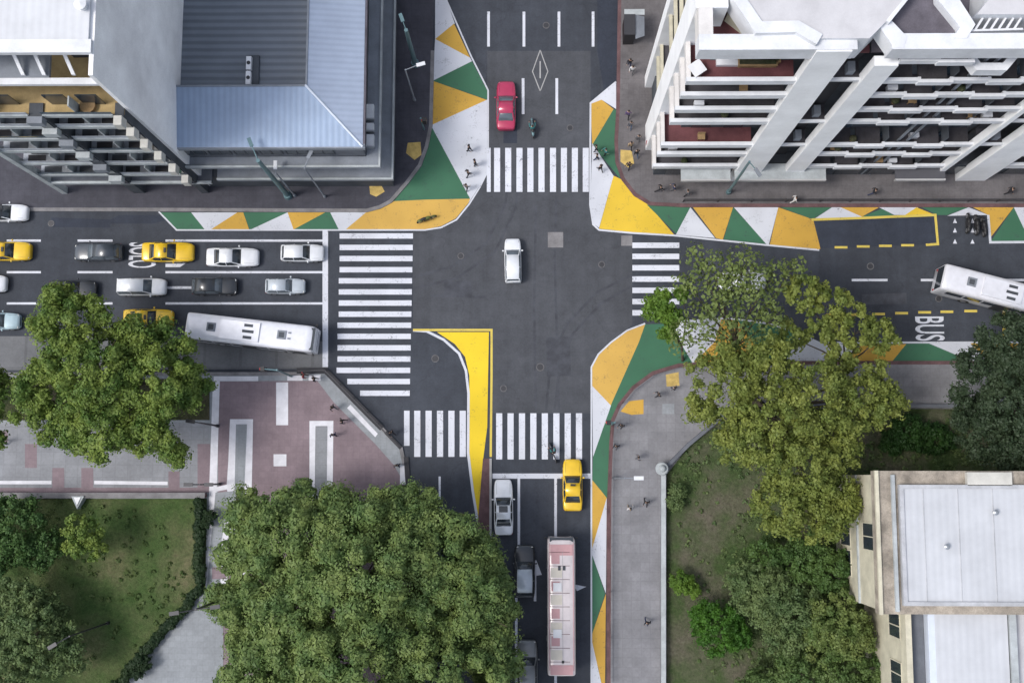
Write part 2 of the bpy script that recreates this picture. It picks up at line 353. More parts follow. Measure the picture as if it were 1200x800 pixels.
# patches on the sidewalks
sheet('tactile_paving', [('tan', [(478, 168), (493, 167), (494, 182), (486, 188), (476, 180)]), ('tan', [(433, 218), (446, 216), (451, 225), (441, 231), (434, 228)]),
   ('tan', [(727, 176), (740, 177), (743, 192), (736, 197), (727, 190)]), ('tan', [(780, 439), (795, 436), (796, 452), (781, 453)]), ('p_orange', [(727, 482), (737, 470), (754, 468), (754, 485), (740, 486)]),
   ('plaza_grey', [(776, 473), (790, 473), (790, 485), (776, 485)])], .126)
# ------------------------------------------------------------------ painted kerb extensions
def painted(name, items, z=.004): return sheet(name, items, z)
W_, Y_, O_, GR = 'p_fresh', 'p_yellow', 'p_orange', 'p_green'
painted('painted_sidewalk_extension', [
  (W_, [(510, -30), (519, -30), (523, 0), (533, 28), (510, 46)]), (O_, [(510, 46), (532, 28), (551, 68)]), (W_, [(510, 46), (551, 68), (553, 72), (507, 95)]), (GR, [(507, 95), (553, 72), (571, 106), (571, 117)]),
  (O_, [(507, 95), (571, 117.5), (505, 147)]), (W_, [(505, 147), (571, 117), (571, 200), (562, 218), (549, 238)]), (GR, [(505, 147), (551, 233), (500, 234), (462, 236), (458, 236), (477, 214), (492, 194), (500, 172)]),
  ('p_mid', [(430, 248), (458, 236), (500, 234), (551, 233), (549, 238), (534, 256), (517, 265), (498, 269), (405, 269)]),
  (W_, [(387, 249), (430, 248), (405, 269), (397, 269)]), (GR, [(381, 249), (387, 249), (397, 269), (344, 269)]), (O_, [(337, 249), (381, 249), (344, 269)]), (W_, [(337, 249), (344, 269), (294, 269)]),
  (GR, [(285, 249), (337, 249), (294, 269), (292, 268)]), (O_, [(278, 249), (285, 249), (292, 269), (247, 269)]), (W_, [(224, 249), (278, 249), (247, 269), (240, 269)]), (GR, [(186, 249), (224, 249), (240, 269), (207, 269)])])
painted('painted_sidewalk_extension', [
  (W_, [(722, 97), (722, 128), (705, 117), (692, 122)]), (O_, [(692, 122), (705, 117), (719, 128), (694, 170)]), (GR, [(719, 128), (724, 130), (722, 165), (723, 190), (727, 210), (694, 170)]),
  (W_, [(694, 168), (719, 206), (702, 267), (695, 262), (692, 240)]), (Y_, [(719, 206), (730, 211), (744, 229), (760, 240), (790, 275), (740, 272), (702, 268)]), (GR, [(758, 240), (809, 243), (793, 274.5)]),
  (W_, [(809, 243), (838, 279), (792, 275)]), (O_, [(812, 243), (859, 243), (847, 281), (839, 279)]), (GR, [(859, 243), (899, 286), (848, 280.5)]), (W_, [(860, 243), (912, 243), (901, 286.5), (898, 286)]),
  (O_, [(912, 243), (952, 257), (959, 292), (902, 287)]), (GR, [(914, 243), (975, 243), (952, 257)]), (W_, [(975, 243), (990, 243), (1010, 252), (1010, 256), (952, 258)]), (O_, [(985, 243), (1030, 243), (1010, 254)]),
  (GR, [(1010, 254), (1035, 244), (1048, 253)]), (W_, [(1030, 243), (1076, 243), (1062, 252), (1048, 252)]), (Y_, [(1074, 243), (1096, 252), (1060, 252.5)]), (GR, [(1080, 243), (1135, 243), (1110, 252), (1098, 252)]),
  (W_, [(1135, 243), (1158, 252), (1110, 253)]), (O_, [(1140, 243), (1188, 243), (1161, 278), (1158, 252)]), (GR, [(1188, 243), (1207, 283), (1161, 283)]), (W_, [(1188, 243), (1225, 243), (1207, 283)]), (O_, [(1225, 243), (1270, 243), (1250, 283), (1208, 283)])])
painted('painted_sidewalk_extension', [
  ('p_mid', [(756, 380), (749, 400), (716, 475), (694, 452), (694, 430), (702, 415), (716, 402), (735, 388)]),
  (GR, [(756, 380), (784, 379), (812, 426), (795, 428), (765, 437), (742, 454), (726, 474), (718, 488), (716, 474), (749, 400)]),
  (W_, [(784, 379), (845, 374), (838, 400), (812, 426)]), (O_, [(845, 374), (864, 375), (890, 412), (884, 424), (812, 426), (838, 400)]), (GR, [(864, 375), (900, 380), (938, 392), (920, 424), (884, 424), (890, 412)]),
  (W_, [(938, 392), (960, 402), (1010, 404), (985, 424), (920, 424)]), (O_, [(1010, 404), (1062, 403), (1045, 424), (985, 424)]), (GR, [(1062, 403), (1088, 402), (1140, 424), (1045, 424)]), (W_, [(1088, 402), (1137, 402), (1160, 424), (1140, 424)]), (O_, [(1137, 402), (1200, 402), (1230, 424), (1160, 424)]),
  (W_, [(694, 452), (716, 475), (695, 535)]), (GR, [(716, 475), (718, 488), (716, 520), (713, 585), (711, 583), (694, 562), (695, 535)]), (O_, [(694, 562), (711, 583), (694, 642)]), (W_, [(711, 583), (710, 695), (694, 650), (694, 642)]),
  (GR, [(694, 650), (709, 695), (694, 742)]), (O_, [(710, 695), (709, 810), (706, 805), (694, 752), (694, 742)]), (W_, [(694, 752), (707, 810), (707, 840), (694, 840)]), (GR, [(694, 840), (709, 812), (709, 900), (694, 900)])])
painted('painted_traffic_island', [('p_lemon', [(512, 389), (573, 389), (572, 440), (571, 500), (566, 540), (563, 606), (560, 606), (553, 560), (550, 530), (550, 440), (545, 418), (533, 403)])])
ln = MB()
ln.ribbon(GL((484, 387), (500, 388), (520, 398), (538, 414), (546, 434), (549, 460), (548.5, 530), (554, 575), (560, 612)), .22, .006, .0075, 'p_fresh')
ln.ribbon(GL((484, 386.5), (576, 386.5), (576, 440), (575, 535)), .2, .0085, .009, 'p_line')
ln.ribbon(GL((186, 248), (207, 269.6), (498, 269.6), (517, 266.6), (535, 257.5), (550, 239), (562, 220), (572, 200), (572, 106), (552, 66), (523, 0), (515, -30)), .14, .0155, .016, 'p_fresh')
ln.ribbon(GL((722, 96), (692, 121), (691.5, 240), (695, 263), (702, 269.5), (740, 273), (790, 276), (901, 287.5), (960, 293)), .16, .0165, .017, 'p_fresh')
ln.ribbon(GL((951, 258), (959.5, 292)), .3, .0175, .018, 'p_orange'); ln.ribbon(GL((951, 257.5), (1010, 255.5), (1096, 252), (1099, 286), (1085, 287)), .22, .018, .0185, 'p_line')
ln.ribbon(GL((1158, 252), (1160.5, 284), (1290, 283)), .22, .0185, .019, 'p_fresh')
ln.ribbon(GL((780, 378), (845, 373), (864, 374), (900, 379), (938, 391), (960, 401.5), (1200, 401)), .16, .0195, .02, 'p_fresh')
ln.ribbon(GL((756, 379), (735, 387), (716, 401), (701, 415), (693, 430), (693, 900)), .14, .0205, .021, 'p_fresh')
struct(ln, 'painted_edge_lines')
# ------------------------------------------------------------------ road markings
def rect(m, u0, u1, v0, v1, mt='p_white', z=.0225):
    m.prism(GL((u0, v0), (u1, v0), (u1, v1), (u0, v1)), z, z, mt)
cw = MB()
for i, v in enumerate([276.5, 290, 303, 316, 329, 342, 355, 368, 381, 394, 407.4, 420.5, 433.7, 446.8, 460.5]):
    u0 = [398]*4+[397]*4+[395.5]*4+[394.5, 407, 422]
    rect(cw, u0[i], 484-i*.27, v-3.1, v+3.2)
struct(cw, 'crosswalk')
cw = MB()
for k, u in enumerate([571.5, 582.5, 595.5, 608.7, 621.5, 634.5, 648, 660.8, 673.6, 686.4]): rect(cw, u-3.5 if k else u-1, u+3.6, 173.5, 225)
struct(cw, 'crosswalk')
cw = MB()
for u in (585, 598.3, 611.7, 625, 638.5, 652, 665.3, 678.5): rect(cw, u-3.6, u+3.6, 484, 538)
struct(cw, 'crosswalk')
cw = MB(); rect(cw, 473.5, 480, 481, 522)
for u in (489, 502.3, 515.7, 529, 542.3): rect(cw, u-3.6, u+3.6, 481, 535)
struct(cw, 'crosswalk')
cw = MB()
for v in (287.5, 300.5, 313.8, 327, 340.2, 353.4, 366.5): rect(cw, 741, 796, v-3.2, v+3.2)
struct(cw, 'crosswalk')
mk = MB()
rect(mk, 378, 384.5, 269.5, 430); rect(mk, 577, 692, 554.5, 560.5)                # stop lines
for u in (572.5, 614, 655, 695): rect(mk, u-1.6, u+1.6, 14, 55)
for u in (613, 652.5): rect(mk, u-1.6, u+1.6, 92, 134)
for u in (575, 616, 657, 696): rect(mk, u-1.6, u+1.6, -70, -28)
for v in (282, 319, 355.5):
    for u0, u1 in ((-72, -30), (8, 48), (91, 132)): rect(mk, u0, u1, v-1.3, v+1.3)
    rect(mk, 194, 378, v-1.3, v+1.3)
rect(mk, 194, 226, 335.5, 338.5)
rect(mk, 606.5, 609.5, 560.5, 648); rect(mk, 649.5, 652.7, 560.5, 1000); rect(mk, 603.5, 606.5, 700, 1000); rect(mk, 514, 516.5, 558, 596)
rect(mk, 625.5, 628.5, 656, 704); mk.prism(GL((628.5, 656), (635, 673), (628.5, 674)), .0225, .0225, 'p_white')
rect(mk, 669, 672, 672, 720); mk.prism(GL((672, 684), (687, 687), (676, 692)), .0225, .0225, 'p_white')
for u0, u1 in ((998, 1040), (1079, 1120), (1155, 1200), (1232, 1274)): rect(mk, u0, u1, 326.8, 329.6)
for u0, v in ((978, 290), (1004, 289), (1030, 288.3), (1056, 287.6)): rect(mk, u0, u0+15, v-1.5, v+1.2, 'p_line')
for u0, v in ((968, 369), (994, 368.6), (1022, 368), (1049, 367), (1076, 366), (1102, 365.3), (1130, 364.5)): rect(mk, u0, u0+15, v-1.5, v+1.4, 'p_line')
rect(mk, 1174.8, 1178, 362, 396, 'p_line')
for u in (1119, 1139.5):                                                           # row of small marks in the motorcycle bay
    for v in (259, 270, 283): mk.prism(GL((u-2.4, v+2.5), (u, v-3), (u+2.4, v+2.5)), .0225, .0225, 'p_white')
for u, v, rr in ((633, 430, .36), (705, 310, .3), (540, 300, .3), (640, 30, .32), (668, 150, .3), (60, 262, .3), (1020, 312, .32), (1100, 350, .3), (510, 420, .34), (590, 455, .3)):
    x_, y_ = G(u, v); mk.tube((x_, y_, .001), (x_, y_, .0262), rr, rr, 'manhole', 18); mk.tube((x_, y_, .027), (x_, y_, .0275), rr*.78, rr*.78, 'darkm', 18)
for k_, pts_ in enumerate((((520, 330), (552, 329), (553, 347), (521, 348)), ((60, 255), (130, 257), (129, 267), (60, 266)), ((640, 395), (668, 394), (669, 440), (641, 441)), ((590, 130), (606, 130), (606, 168), (590, 168)), ((1010, 345), (1062, 343), (1063, 356), (1010, 357)), ((220, 252), (180, 262), (120, 262), (140, 252)))):
    mk.prism(GL(*pts_), .0030+.0003*k_, .0030+.0003*k_, 'asphalt2' if k_ % 2 else 'tyre_mark')
# faint worn diamond on the north lanes
for k in (0, 1):
    s_ = 1 if k else -1
    mk.ribbon(GL((633, 59), (633+s_*9, 84), (633, 107)), .09, .0225, .023, 'p_worn' if 'p_worn' in M else 'kerb_light')
mk.ribbon(GL((633, 72), (633, 92)), .12, .0225, .023, 'kerb_light')
rect(mk, 642, 660, 272, 290, 'kerb', .0045); rect(mk, 728, 741, 276, 288, 'kerb', .0045)
struct(mk, 'road_markings')
def word(txt, u, v, lx, ly, name):
    """word read by eastbound drivers: letters run north to south, tops to the east; lx, ly = size in metres (east, south)"""
    cu = bpy.data.curves.new('t', 'FONT'); cu.body = txt; cu.size = 1; cu.align_x = 'CENTER'; cu.align_y = 'CENTER'; cu.offset = .012; cu.space_character = 1.02
    o = bpy.data.objects.new('t', cu); C.objects.link(o); bpy.context.view_layer.update()
    me = bpy.data.meshes.new_from_object(o.evaluated_get(bpy.context.evaluated_depsgraph_get())); bpy.data.objects.remove(o)
    co = np.array([x.co[:] for x in me.vertices]); mn, mx = co.min(0), co.max(0); co = (co-(mn+mx)/2)/np.maximum(mx-mn, 1e-6)
    x0, y0 = G(u, v)
    for i, vt in enumerate(me.vertices): vt.co = (x0+co[i, 1]*lx, y0-co[i, 0]*ly, .0225)
    me.materials.clear(); me.materials.append(M['p_white']); me.update()
    ob = bpy.data.objects.new(name, me); C.objects.link(ob); tag(ob, kind='structure')
    return ob
word('BUS', 1089.5, 385, 2.55, 2.15, 'lane_lettering')
word('SOLO', 167, 299, 2.5, 2.3, 'lane_lettering')
b = MB(); b.prism(GL((194, 309), (217, 309), (211, 313), (194, 313)), .0225, .0225, 'p_white'); struct(b, 'lane_mark')
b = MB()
b.prism(GL((700, -200), (727, -200), (726, 0), (724, 96), (708, 108), (700, 60)), .0035, .0035, 'asphalt2')  # strip of darker asphalt along the north-east road edge
b.prism(GL((955, 257), (1096, 254), (1098, 286), (961, 291)), .0035, .0035, 'asphalt2'); struct(b, 'bay_and_edge_strip')
# ------------------------------------------------------------------ buildings
def win(mb_parent, x0, x1, y0, y1, z0, z1, nrm, frame='frame', pane='glass', label=None):
    """window standing on a wall plane; nrm = 'S','W','E': frame part with pane sub-part"""
    d = .06; f = MB(); p = MB(); t = .1
    if nrm == 'S':
        f.box(x0-t, x1+t, y0-d, y0, z0-t, z0, frame); f.box(x0-t, x1+t, y0-d, y0, z1, z1+t, frame); f.box(x0-t, x0, y0-d, y0, z0, z1, frame); f.box(x1, x1+t, y0-d, y0, z0, z1, frame)
        f.box((x0+x1)/2-.04, (x0+x1)/2+.04, y0-d, y0, z0, z1, frame); p.box(x0, x1, y0-.03, y0, z0, z1, pane)
    else:
        s = -1 if nrm == 'W' else 1; a, b_ = sorted((x0, x0+s*d)); c_, e_ = sorted((x0, x0+s*.03))
        f.box(a, b_, y0-t, y1+t, z0-t, z0, frame); f.box(a, b_, y0-t, y1+t, z1, z1+t, frame); f.box(a, b_, y0-t, y0, z0, z1, frame); f.box(a, b_, y1, y1+t, z0, z1, frame)
        f.box(a, b_, (y0+y1)/2-.04, (y0+y1)/2+.04, z0, z1, frame); p.box(c_, e_, y0, y1, z0, z1, pane)
    fo = f.build('window', mb_parent); p.build('pane', fo); return fo

# --- white stepped apartment tower (north-east corner)
T = empty('apartment_tower', (*G(765, 198), 0), 0, 'tall white apartment tower with stacked balconies and broad slanting-looking piers at the north-east corner', 'building')
def tp(mb, name, par=T):
    o = mb.build(name, par); o.matrix_parent_inverse = par.matrix_world.inverted() if False else Matrix.Translation(-Vector(par.location)); return o
Z0 = 4.0
XC, YC = G(764, 197.5, Z0)
rings = [zfor(XC, YC, v) for v in (183.5, 173, 146, 132, 115.5, 99)]; rings = [Z0]+rings
ZR = zfor(XC, YC, 59)
print('tower rings', [round(r, 1) for r in rings], 'roof', round(ZR, 1))
def XZ(u, v=197, z=Z0): return G(u, v, z)[0]
xp1a, xp1b = XZ(864), XZ(894); xp2a, xp2b = XZ(923), XZ(944); xp3a, xp3b = XZ(1105), XZ(1111); xp4a, xp4b = XZ(1139), XZ(1175)
XE = xp4b+26
yw1 = G(763, 161, Z0)[1]; yw2 = G(763, 131, Z0)[1]; yw3 = G(763, 85, Z0)[1]; yw4 = G(763, 72, Z0)[1]
YN = yw4+34
DEP = 1.7
core = MB()
core.box(XC+DEP, XE, YC+DEP, yw4, .12, rings[-1], 'greyd')
core.box(XC+5, XE, yw4, YN, .12, ZR-.3, 'white')
core.box(XC+3.2, XE, YC+3.0, yw4, rings[-1], ZR-3.2, 'greyd')
core.box(XC+.5, XE, YC+.5, yw4, .12, 3.1, 'greyd')
tp(core, 'wall')
def bandL(x0, x1, y1, z, hh=.6, th=.3):
    m = MB(); m.box(x0, x1, YC, YC+th, z-.12, z+hh, 'white'); m.box(x0, x0+th, YC+th, y1, z-.12, z+hh, 'white_sunside'); return m
for k, z in enumerate(rings):
    fl = MB(); m_ = 'maroon' if k in (2, 6) else 'balc'
    dd = DEP+.2 if k < 6 else 3.4
    fl.box(XC+.28, xp1a, YC+.28, YC+dd, z-.22, z-.02, m_); fl.box(XC+.28, XC+dd, YC+dd, yw1, z-.22, z-.02, m_)
    tp(fl, 'balcony_floor')
    tp(bandL(XC, xp1a, yw1, z), 'balcony_parapet')
    # rear wall with glazing of the balconies
    if k < 6:
        zt = rings[k+1] if k+1 < len(rings) else z+2.8
        x = XC+DEP+.8
        while x < xp1a-1.6: gz = MB(); gz.box(x, x+1.5, YC+DEP-.06, YC+DEP, z, min(z+2.2, zt-.4), 'glass'); tp(gz, 'balcony_window'); x += 2.6
# middle balconies, with jogs
for k, z in enumerate(rings+[zfor(XC, YC, 76)]):
    m = MB(); fl = MB()
    n = 5; w_ = (xp3a-xp2b)/n
    for i in range(n):
        jog = .12 if i in (1, 3) else 0.0
        if k == 7 and i > 1: break
        a0, a1 = xp2b+i*w_, xp2b+(i+1)*w_
        m.box(a0, a1, YC-jog+.02, YC+.26-jog, z-.1, z+.5, 'white')
        if jog:
            m.box(a0, a0+.2, YC+.26-jog, YC+.3, z-.1, z+.49, 'white'); m.box(a1-.2, a1, YC+.26-jog, YC+.3, z-.1, z+.49, 'white')
        fl.box(a0+.21, a1-.21, YC+.27-jog, YC+DEP, z-.22, z-.02, 'balc')
        fl.box(a0, a0+.06, YC+.3, YC+DEP, z, z+1.5, 'greyd') if i % 2 == 0 and i else None
    tp(fl, 'balcony_floor'); tp(m, 'balcony_parapet')
    if k < 7:
        for i in (0, 2, 4): m = MB(); m.box(xp2b+i*w_+.4, xp2b+(i+1)*w_-.2, YC+DEP-.06, YC+DEP, z, z+2.1, 'glass2'); tp(m, 'balcony_window')
mid = (xp2b+xp3a)/2+.4
m = MB(); m.box(mid-.45, mid-.3, YC+.45, YC+.6, .12, ZR-2, 'greyl'); m.box(mid+.3, mid+.45, YC+.45, YC+.6, .12, ZR-2, 'greyl'); tp(m, 'drain_pipes')
# piers
for a0, a1, zt in ((xp1a, xp1b, ZR), (xp2a, xp2b, zfor(XC, YC, 76)), (xp3a, xp3b, ZR-.4), (xp4a, xp4b, ZR)):
    m = MB(); m.box(a0, a1, YC-.12, YC+.55, .12, zt, 'pier_white'); tp(m, 'pier')
for y0, y1 in ((yw1, yw2), (yw3, yw4)):
    m = MB(); m.box(XC-.12, XC+1.9, y0, y1, .12, ZR, 'pier_white'); tp(m, 'pier')
# light wells between piers
for x0, x1 in ((xp1b, xp2a), (xp3b, xp4a)):
    m = MB(); m.box(x0, x1, YC+1.5, YC+1.72, .12, ZR-3, 'dark'); tp(m, 'recessed_wall')
    for v in (172.6, 145.5, 97):
        z = zfor(XC, YC, v); m = MB(); m.box(x0, x1, YC+.1, YC+.3, z-.2, z+.12, 'white'); m.box(x0, x1, YC+.3, YC+1.5, z-.2, z-.05, 'balc'); tp(m, 'ledge')
        for q in (.55,): win_o = MB(); win_o.box(x0+(x1-x0)*q, x0+(x1-x0)*q+.5, YC+.5, YC+1.2, z-.05, z+.75, 'greyl'); tp(win_o, 'air_conditioner')
for zt in rings[1:]:
    m = MB(); m.box(XC+.1, XC+.35, yw2, yw3, zt-.2, zt+.15, 'cream'); m.box(XC+.35, XC+1.9, yw2, yw3, zt-.2, zt-.05, 'balc'); tp(m, 'ledge')
for k, z in enumerate(rings[:-1]):
    for j in range(3):
        x = random.uniform(XC+1, xp1a-1) if j == 0 else random.uniform(xp2b+1, xp3a-1); y = YC+random.uniform(.5, .85)
        m = MB(); t_ = (k+j) % 3
        if t_ == 0: m.tube((x, y, z), (x, y, z+.35), .16, .2, 'wood', 10); m.ball((x, y, z+.5), .32, .3, .25, 'soil', 9, 6); tp(m, 'pot_plant')
        elif t_ == 1: m.box(x-.35, x+.35, y-.15, y+.2, z-.02, z+.55, 'pale'); tp(m, 'air_conditioner')
        else: m.box(x-.3, x+.3, y-.25, y+.25, z+.38, z+.44, 'wood'); m.box(x-.3, x+.3, y+.2, y+.25, z+.44, z+.8, 'wood'); m.box(x-.28, x-.23, y-.22, y-.17, z-.02, z+.38, 'wood'); m.box(x+.23, x+.28, y-.22, y-.17, z-.02, z+.38, 'wood'); tp(m, 'balcony_chair')
# right wing balconies
for k, z in enumerate(rings):
    m = MB(); m.box(xp4b, XE, YC, YC+.28, z-.25, z+.7, 'white'); tp(m, 'balcony_parapet')
    m = MB(); m.box(xp4b, XE, YC+.28, YC+DEP, z-.22, z-.02, 'balc'); tp(m, 'balcony_floor')
# roof level
def R3(z, *pts): return [G(u, v, z) for u, v in pts]
ZT = ZR+.1; HB = 1.5
deck = MB()
# broad roof fascia
xe0 = XC; ym0 = YC
m = MB(); m.box(XC, xp1b+.3, YC-.02, YC+1.0, ZR-HB, ZR+.1, 'white'); m.box(XC, XC+.9, YC+1.0, yw1, ZR-HB, ZR+.1, 'white_sunside'); tp(m, 'roof_fascia')
x3 = G(1045, 59, ZR)[0]
m = MB(); m.box(x3, XE, YC-.02, YC+1.0, ZR-HB, ZR+.1, 'white'); tp(m, 'roof_fascia')
# roof decks and penthouse slab
zd = ZR-3.0
m = MB(); m.box(XC+.9, xp1b+2, YC+1.0, yw4, zd-.2, zd, 'maroon'); m.box(xp2a, XE, YC+1.0, yw4, zd-.2, zd-.003, 'purple'); tp(m, 'roof_deck')
ZP = ZR+.4
pent = R3(ZP, (868, -40), (868, 0), (893, 29), (934, 27), (962, 45), (1019, 45), (1042, 22), (1062, -2), (1062, -160), (868, -160))
m = MB(); m.prism(pent, zd, ZP, 'roofgrey', 'white'); tp(m, 'penthouse_roof')
m = MB(); m.ribbon(R3(ZP, (862, -160), (864, -4), (889, 33), (934, 32), (960, 47)), .75, ZR-1.5, ZP+.12, 'white'); tp(m, 'penthouse_parapet')
m = MB(); m.prism(R3(ZR, (1029, 31), (1041, 22), (1062, 44), (1058, 57), (1047, 57)), ZR-1.45, ZR+.13, 'white')
m.ribbon(R3(ZP, (1040, 26), (1061, 0), (1070, -12)), .25, ZR-1.2, ZP+.08, 'white'); m.prism(R3(ZR, (1096, -20), (1110, -20), (1142, 30), (1132, 46), (1116, 46), (1124, 33), (1098, 1)), ZR-1.3, ZR+.16, 'white'); m.ribbon(R3(ZR-3, (1128, 52), (1134, 60), (1147, 78), (1178, 78), (1190, 64)), .5, ZR-4, ZR-3, 'white'); tp(m, 'terrace_parapet')
m = MB(); m.prism(R3(ZR-.6, (1043, 24), (1060, 0), (1098, 0), (1121, 32), (1114, 46), (1060, 46)), zd, ZR-.6, 'purple'); tp(m, 'terrace_floor')
m = MB(); m.prism(R3(ZP, (1145, 17), (1160, -2), (1165, -120), (1700, -120), (1700, 17)), zd, ZP, 'roofgrey', 'white'); tp(m, 'upper_roof')
m = MB()
for i in range(6): m.ribbon(R3(ZR, (1144+i*9, 34), (1153+i*9, 20)), .13, ZR-.3, ZR-.15, 'pale')
m.ribbon(R3(ZR, (1136, 35), (1200, 33)), .13, ZR-.3, ZR-.14, 'pale'); tp(m, 'pergola')
m = MB(); m.ribbon(R3(ZR-1, (857, 8), (900, 41)), .35, zd, ZR-1, 'cream'); tp(m, 'partition')
# things standing on the terraces
def small(name, label, cat, mb, group=None): return tag(mb.build(name), label, cat, group)
zt_ = rings[-1]
tx, ty = G(817, 80, zt_+.7)
m = MB(); m.cbox(tx, ty, zt_+.72, .95, .95, .06, 'pale', .6)
for sx, sy in ((-1, -1), (1, -1), (1, 1), (-1, 1)): m.cbox(tx+sx*.3, ty+sy*.3, zt_+.34, .06, .06, .7, 'steel', .6)
small('terrace_table', 'pale square table on the maroon roof terrace of the white tower', 'table', m)
def planter(u, v, z, sx, sy, ang, label, mt='wood'):
    x, y = G(u, v, z+.4); m = MB(); m.cbox(x, y, z+.2, sx, sy, .4, mt, ang); m.cbox(x, y, z+.43, sx+.08, sy+.08, .05, mt, ang); m.cbox(x, y, z+.47, sx-.14, sy-.14, .05, 'soil', ang)
    return small('planter', label, 'planter', m)
planter(888, 72, zt_, 2.6, .6, 0, 'long pale timber planter on the maroon terrace below the roof fascia'); planter(902, 66, zt_, 1.4, .8, 0, 'shorter timber planter at the pier end of the maroon terrace')
m = MB(); x, y = G(866, 70, zt_+.4); m.box(x-1.5, x+1.3, y-.35, y+.35, zt_, zt_+.35, 'pale'); m.box(x-1.5, x+1.3, y+.35, y+.5, zt_, zt_+.7, 'pale'); small('garden_bench', 'pale long bench on the maroon roof terrace', 'bench', m)
# street level canopies
cz = 3.3
for u0, u1, mt, nm in ((798, 856, 'ledge', 'canopy'), (861, 968, 'ledge', 'canopy'), (1049, 1108, 'framed', 'canopy')):
    x0, x1 = G(u0, 208, cz)[0], G(u1, 208, cz)[0]; y0 = G(700, 212, cz)[1]
    m = MB(); m.box(x0, x1, y0, YC+.6, cz-.1, cz, mt); m.box(x0, x1, y0-.02, y0+.12, cz-.35, cz+.05, 'frame'); tp(m, nm)
m = MB(); x = XC+1.5
while x < XE-3: m.box(x, x+2.2, YC+.43, YC+.5, .4, 2.8, 'glass'); x += 3
tp(m, 'shop_window')

# --- grey corner building with blue metal roof
ZB = 10.7
ux, uy = G(425, 172, ZB)
B = empty('corner_building', (ux, uy, 0), 0, 'low grey corner building with blue hipped metal roof around a sunken corrugated court', 'building')
def bp_(mb, name): return tp(mb, name, B)
xw = G(198, 172, ZB)[0]-.5; cx0, cy0 = G(203, 104, ZB); cx1 = G(360, 104, ZB)[0]; YNB = uy+40
e1x, e1y = G(455, 207, 7.2)[0], G(400, 196, 7.2)[1]
e2x, e2y = G(461, 210, 3.6)[0], G(400, 211, 3.6)[1]
w1 = MB(); w1.box(xw, ux-.25, uy+.25, YNB, .12, ZB-.35, 'grey'); bp_(w1, 'wall')
w1 = MB(); w1.box(xw+1, e2x-.35, e2y+.35, YNB, .12, 3.45, 'greyd'); bp_(w1, 'ground_floor')
for z, x1, y1, mt in ((7.2, ux+1.0, uy-.75, 'greyl'), (3.6, e2x, e2y, 'greyl')):
    m = MB(); m.box(xw+(0 if z > 5 else 2.5), x1, y1, uy+.2, z-.35, z, mt); m.box(ux-.2, x1, uy+.2, YNB, z-.35, z, mt); bp_(m, 'ledge')
    m = MB(); m.box(xw+(0 if z > 5 else 2.5), x1-.01, y1+.01, y1+.16, z, z+.16, 'ledge'); m.box(x1-.16, x1-.01, y1+.16, YNB, z, z+.16, 'ledge'); bp_(m, 'ledge_kerb')
m = MB(); m.box(xw, ux+.15, uy-.12, uy+.25, ZB-.6, ZB-.05, 'greyl'); m.box(ux-.25, ux+.15, uy+.25, YNB, ZB-.6, ZB-.05, 'purple'); bp_(m, 'gutter')
x = xw+1.0; k = 0
while x < ux-2.4 and k < 9:
    win(B, x-B.location.x, x+1.7-B.location.x, uy+.24-B.location.y, 0, 7.9, 9.6, 'S', 'greyd'); win(B, x-B.location.x, x+1.7-B.location.x, uy+.24-B.location.y, 0, 4.3, 6.2, 'S', 'greyd'); x += 2.15; k += 1
y = uy+1.0; k = 0
while k < 8:
    win(B, ux-.25-B.location.x, 0, y-B.location.y, y+1.7-B.location.y, 4.3, 6.2, 'E', 'greyd'); win(B, ux-.25-B.location.x, 0, y-B.location.y, y+1.7-B.location.y, 7.8, 9.6, 'E', 'greyd'); y += 2.5; k += 1
# the roof: four slopes with an opening
zi = ZB+.75
m = MB(); m.add([(xw, uy, ZB), (ux, uy, ZB), (cx1, cy0, zi), (xw, cy0, zi)], [(0, 1, 2, 3)], 'roofs')
m.add([(ux, uy, ZB), (ux, YNB, ZB), (cx1, YNB-7, zi), (cx1, cy0, zi)], [(0, 1, 2, 3)], 'roofe'); m.add([(xw, cy0, zi), (cx0, cy0, zi), (cx0, YNB-7, zi), (xw, YNB-7, zi)], [(0, 1, 2, 3)], 'roofe')
m.add([(ux, YNB, ZB), (xw, YNB, ZB), (xw, YNB-7, zi), (cx1, YNB-7, zi)], [(0, 1, 2, 3)], 'roofs')
m.add([(xw, uy, ZB), (ux, uy, ZB), (ux, uy, ZB-.12), (xw, uy, ZB-.12)], [(3, 2, 1, 0)], 'hip'); m.add([(ux, uy, ZB), (ux, YNB, ZB), (ux, YNB, ZB-.12), (ux, uy, ZB-.12)], [(3, 2, 1, 0)], 'hip')
bp_(m, 'roof')
m = MB(); m.tube((ux, uy, ZB+.03), (cx1, cy0, zi+.03), .1, .1, 'hip', 6); m.box(cx0-.12, cx1+.12, cy0-.12, cy0+.02, zi-1.6, zi+.07, 'greyl'); m.box(cx1, cx1+.14, cy0+.02, YNB-7, zi-1.6, zi+.07, 'greyl'); m.box(cx0-.14, cx0, cy0+.02, YNB-7, zi-1.6, zi+.07, 'hip')
bp_(m, 'roof_flashing')
m = MB(); m.box(cx0, cx1, cy0+.02, YNB-7, ZB-1.5, ZB-.3, 'court'); bp_(m, 'court_roof')
m = MB(); x, y = G(294.5, 84, ZB); m.box(x-.45, x+.6, y-1.5, y+1.4, ZB-.3, ZB-.05, 'greyd'); bp_(m, 'plant_base')
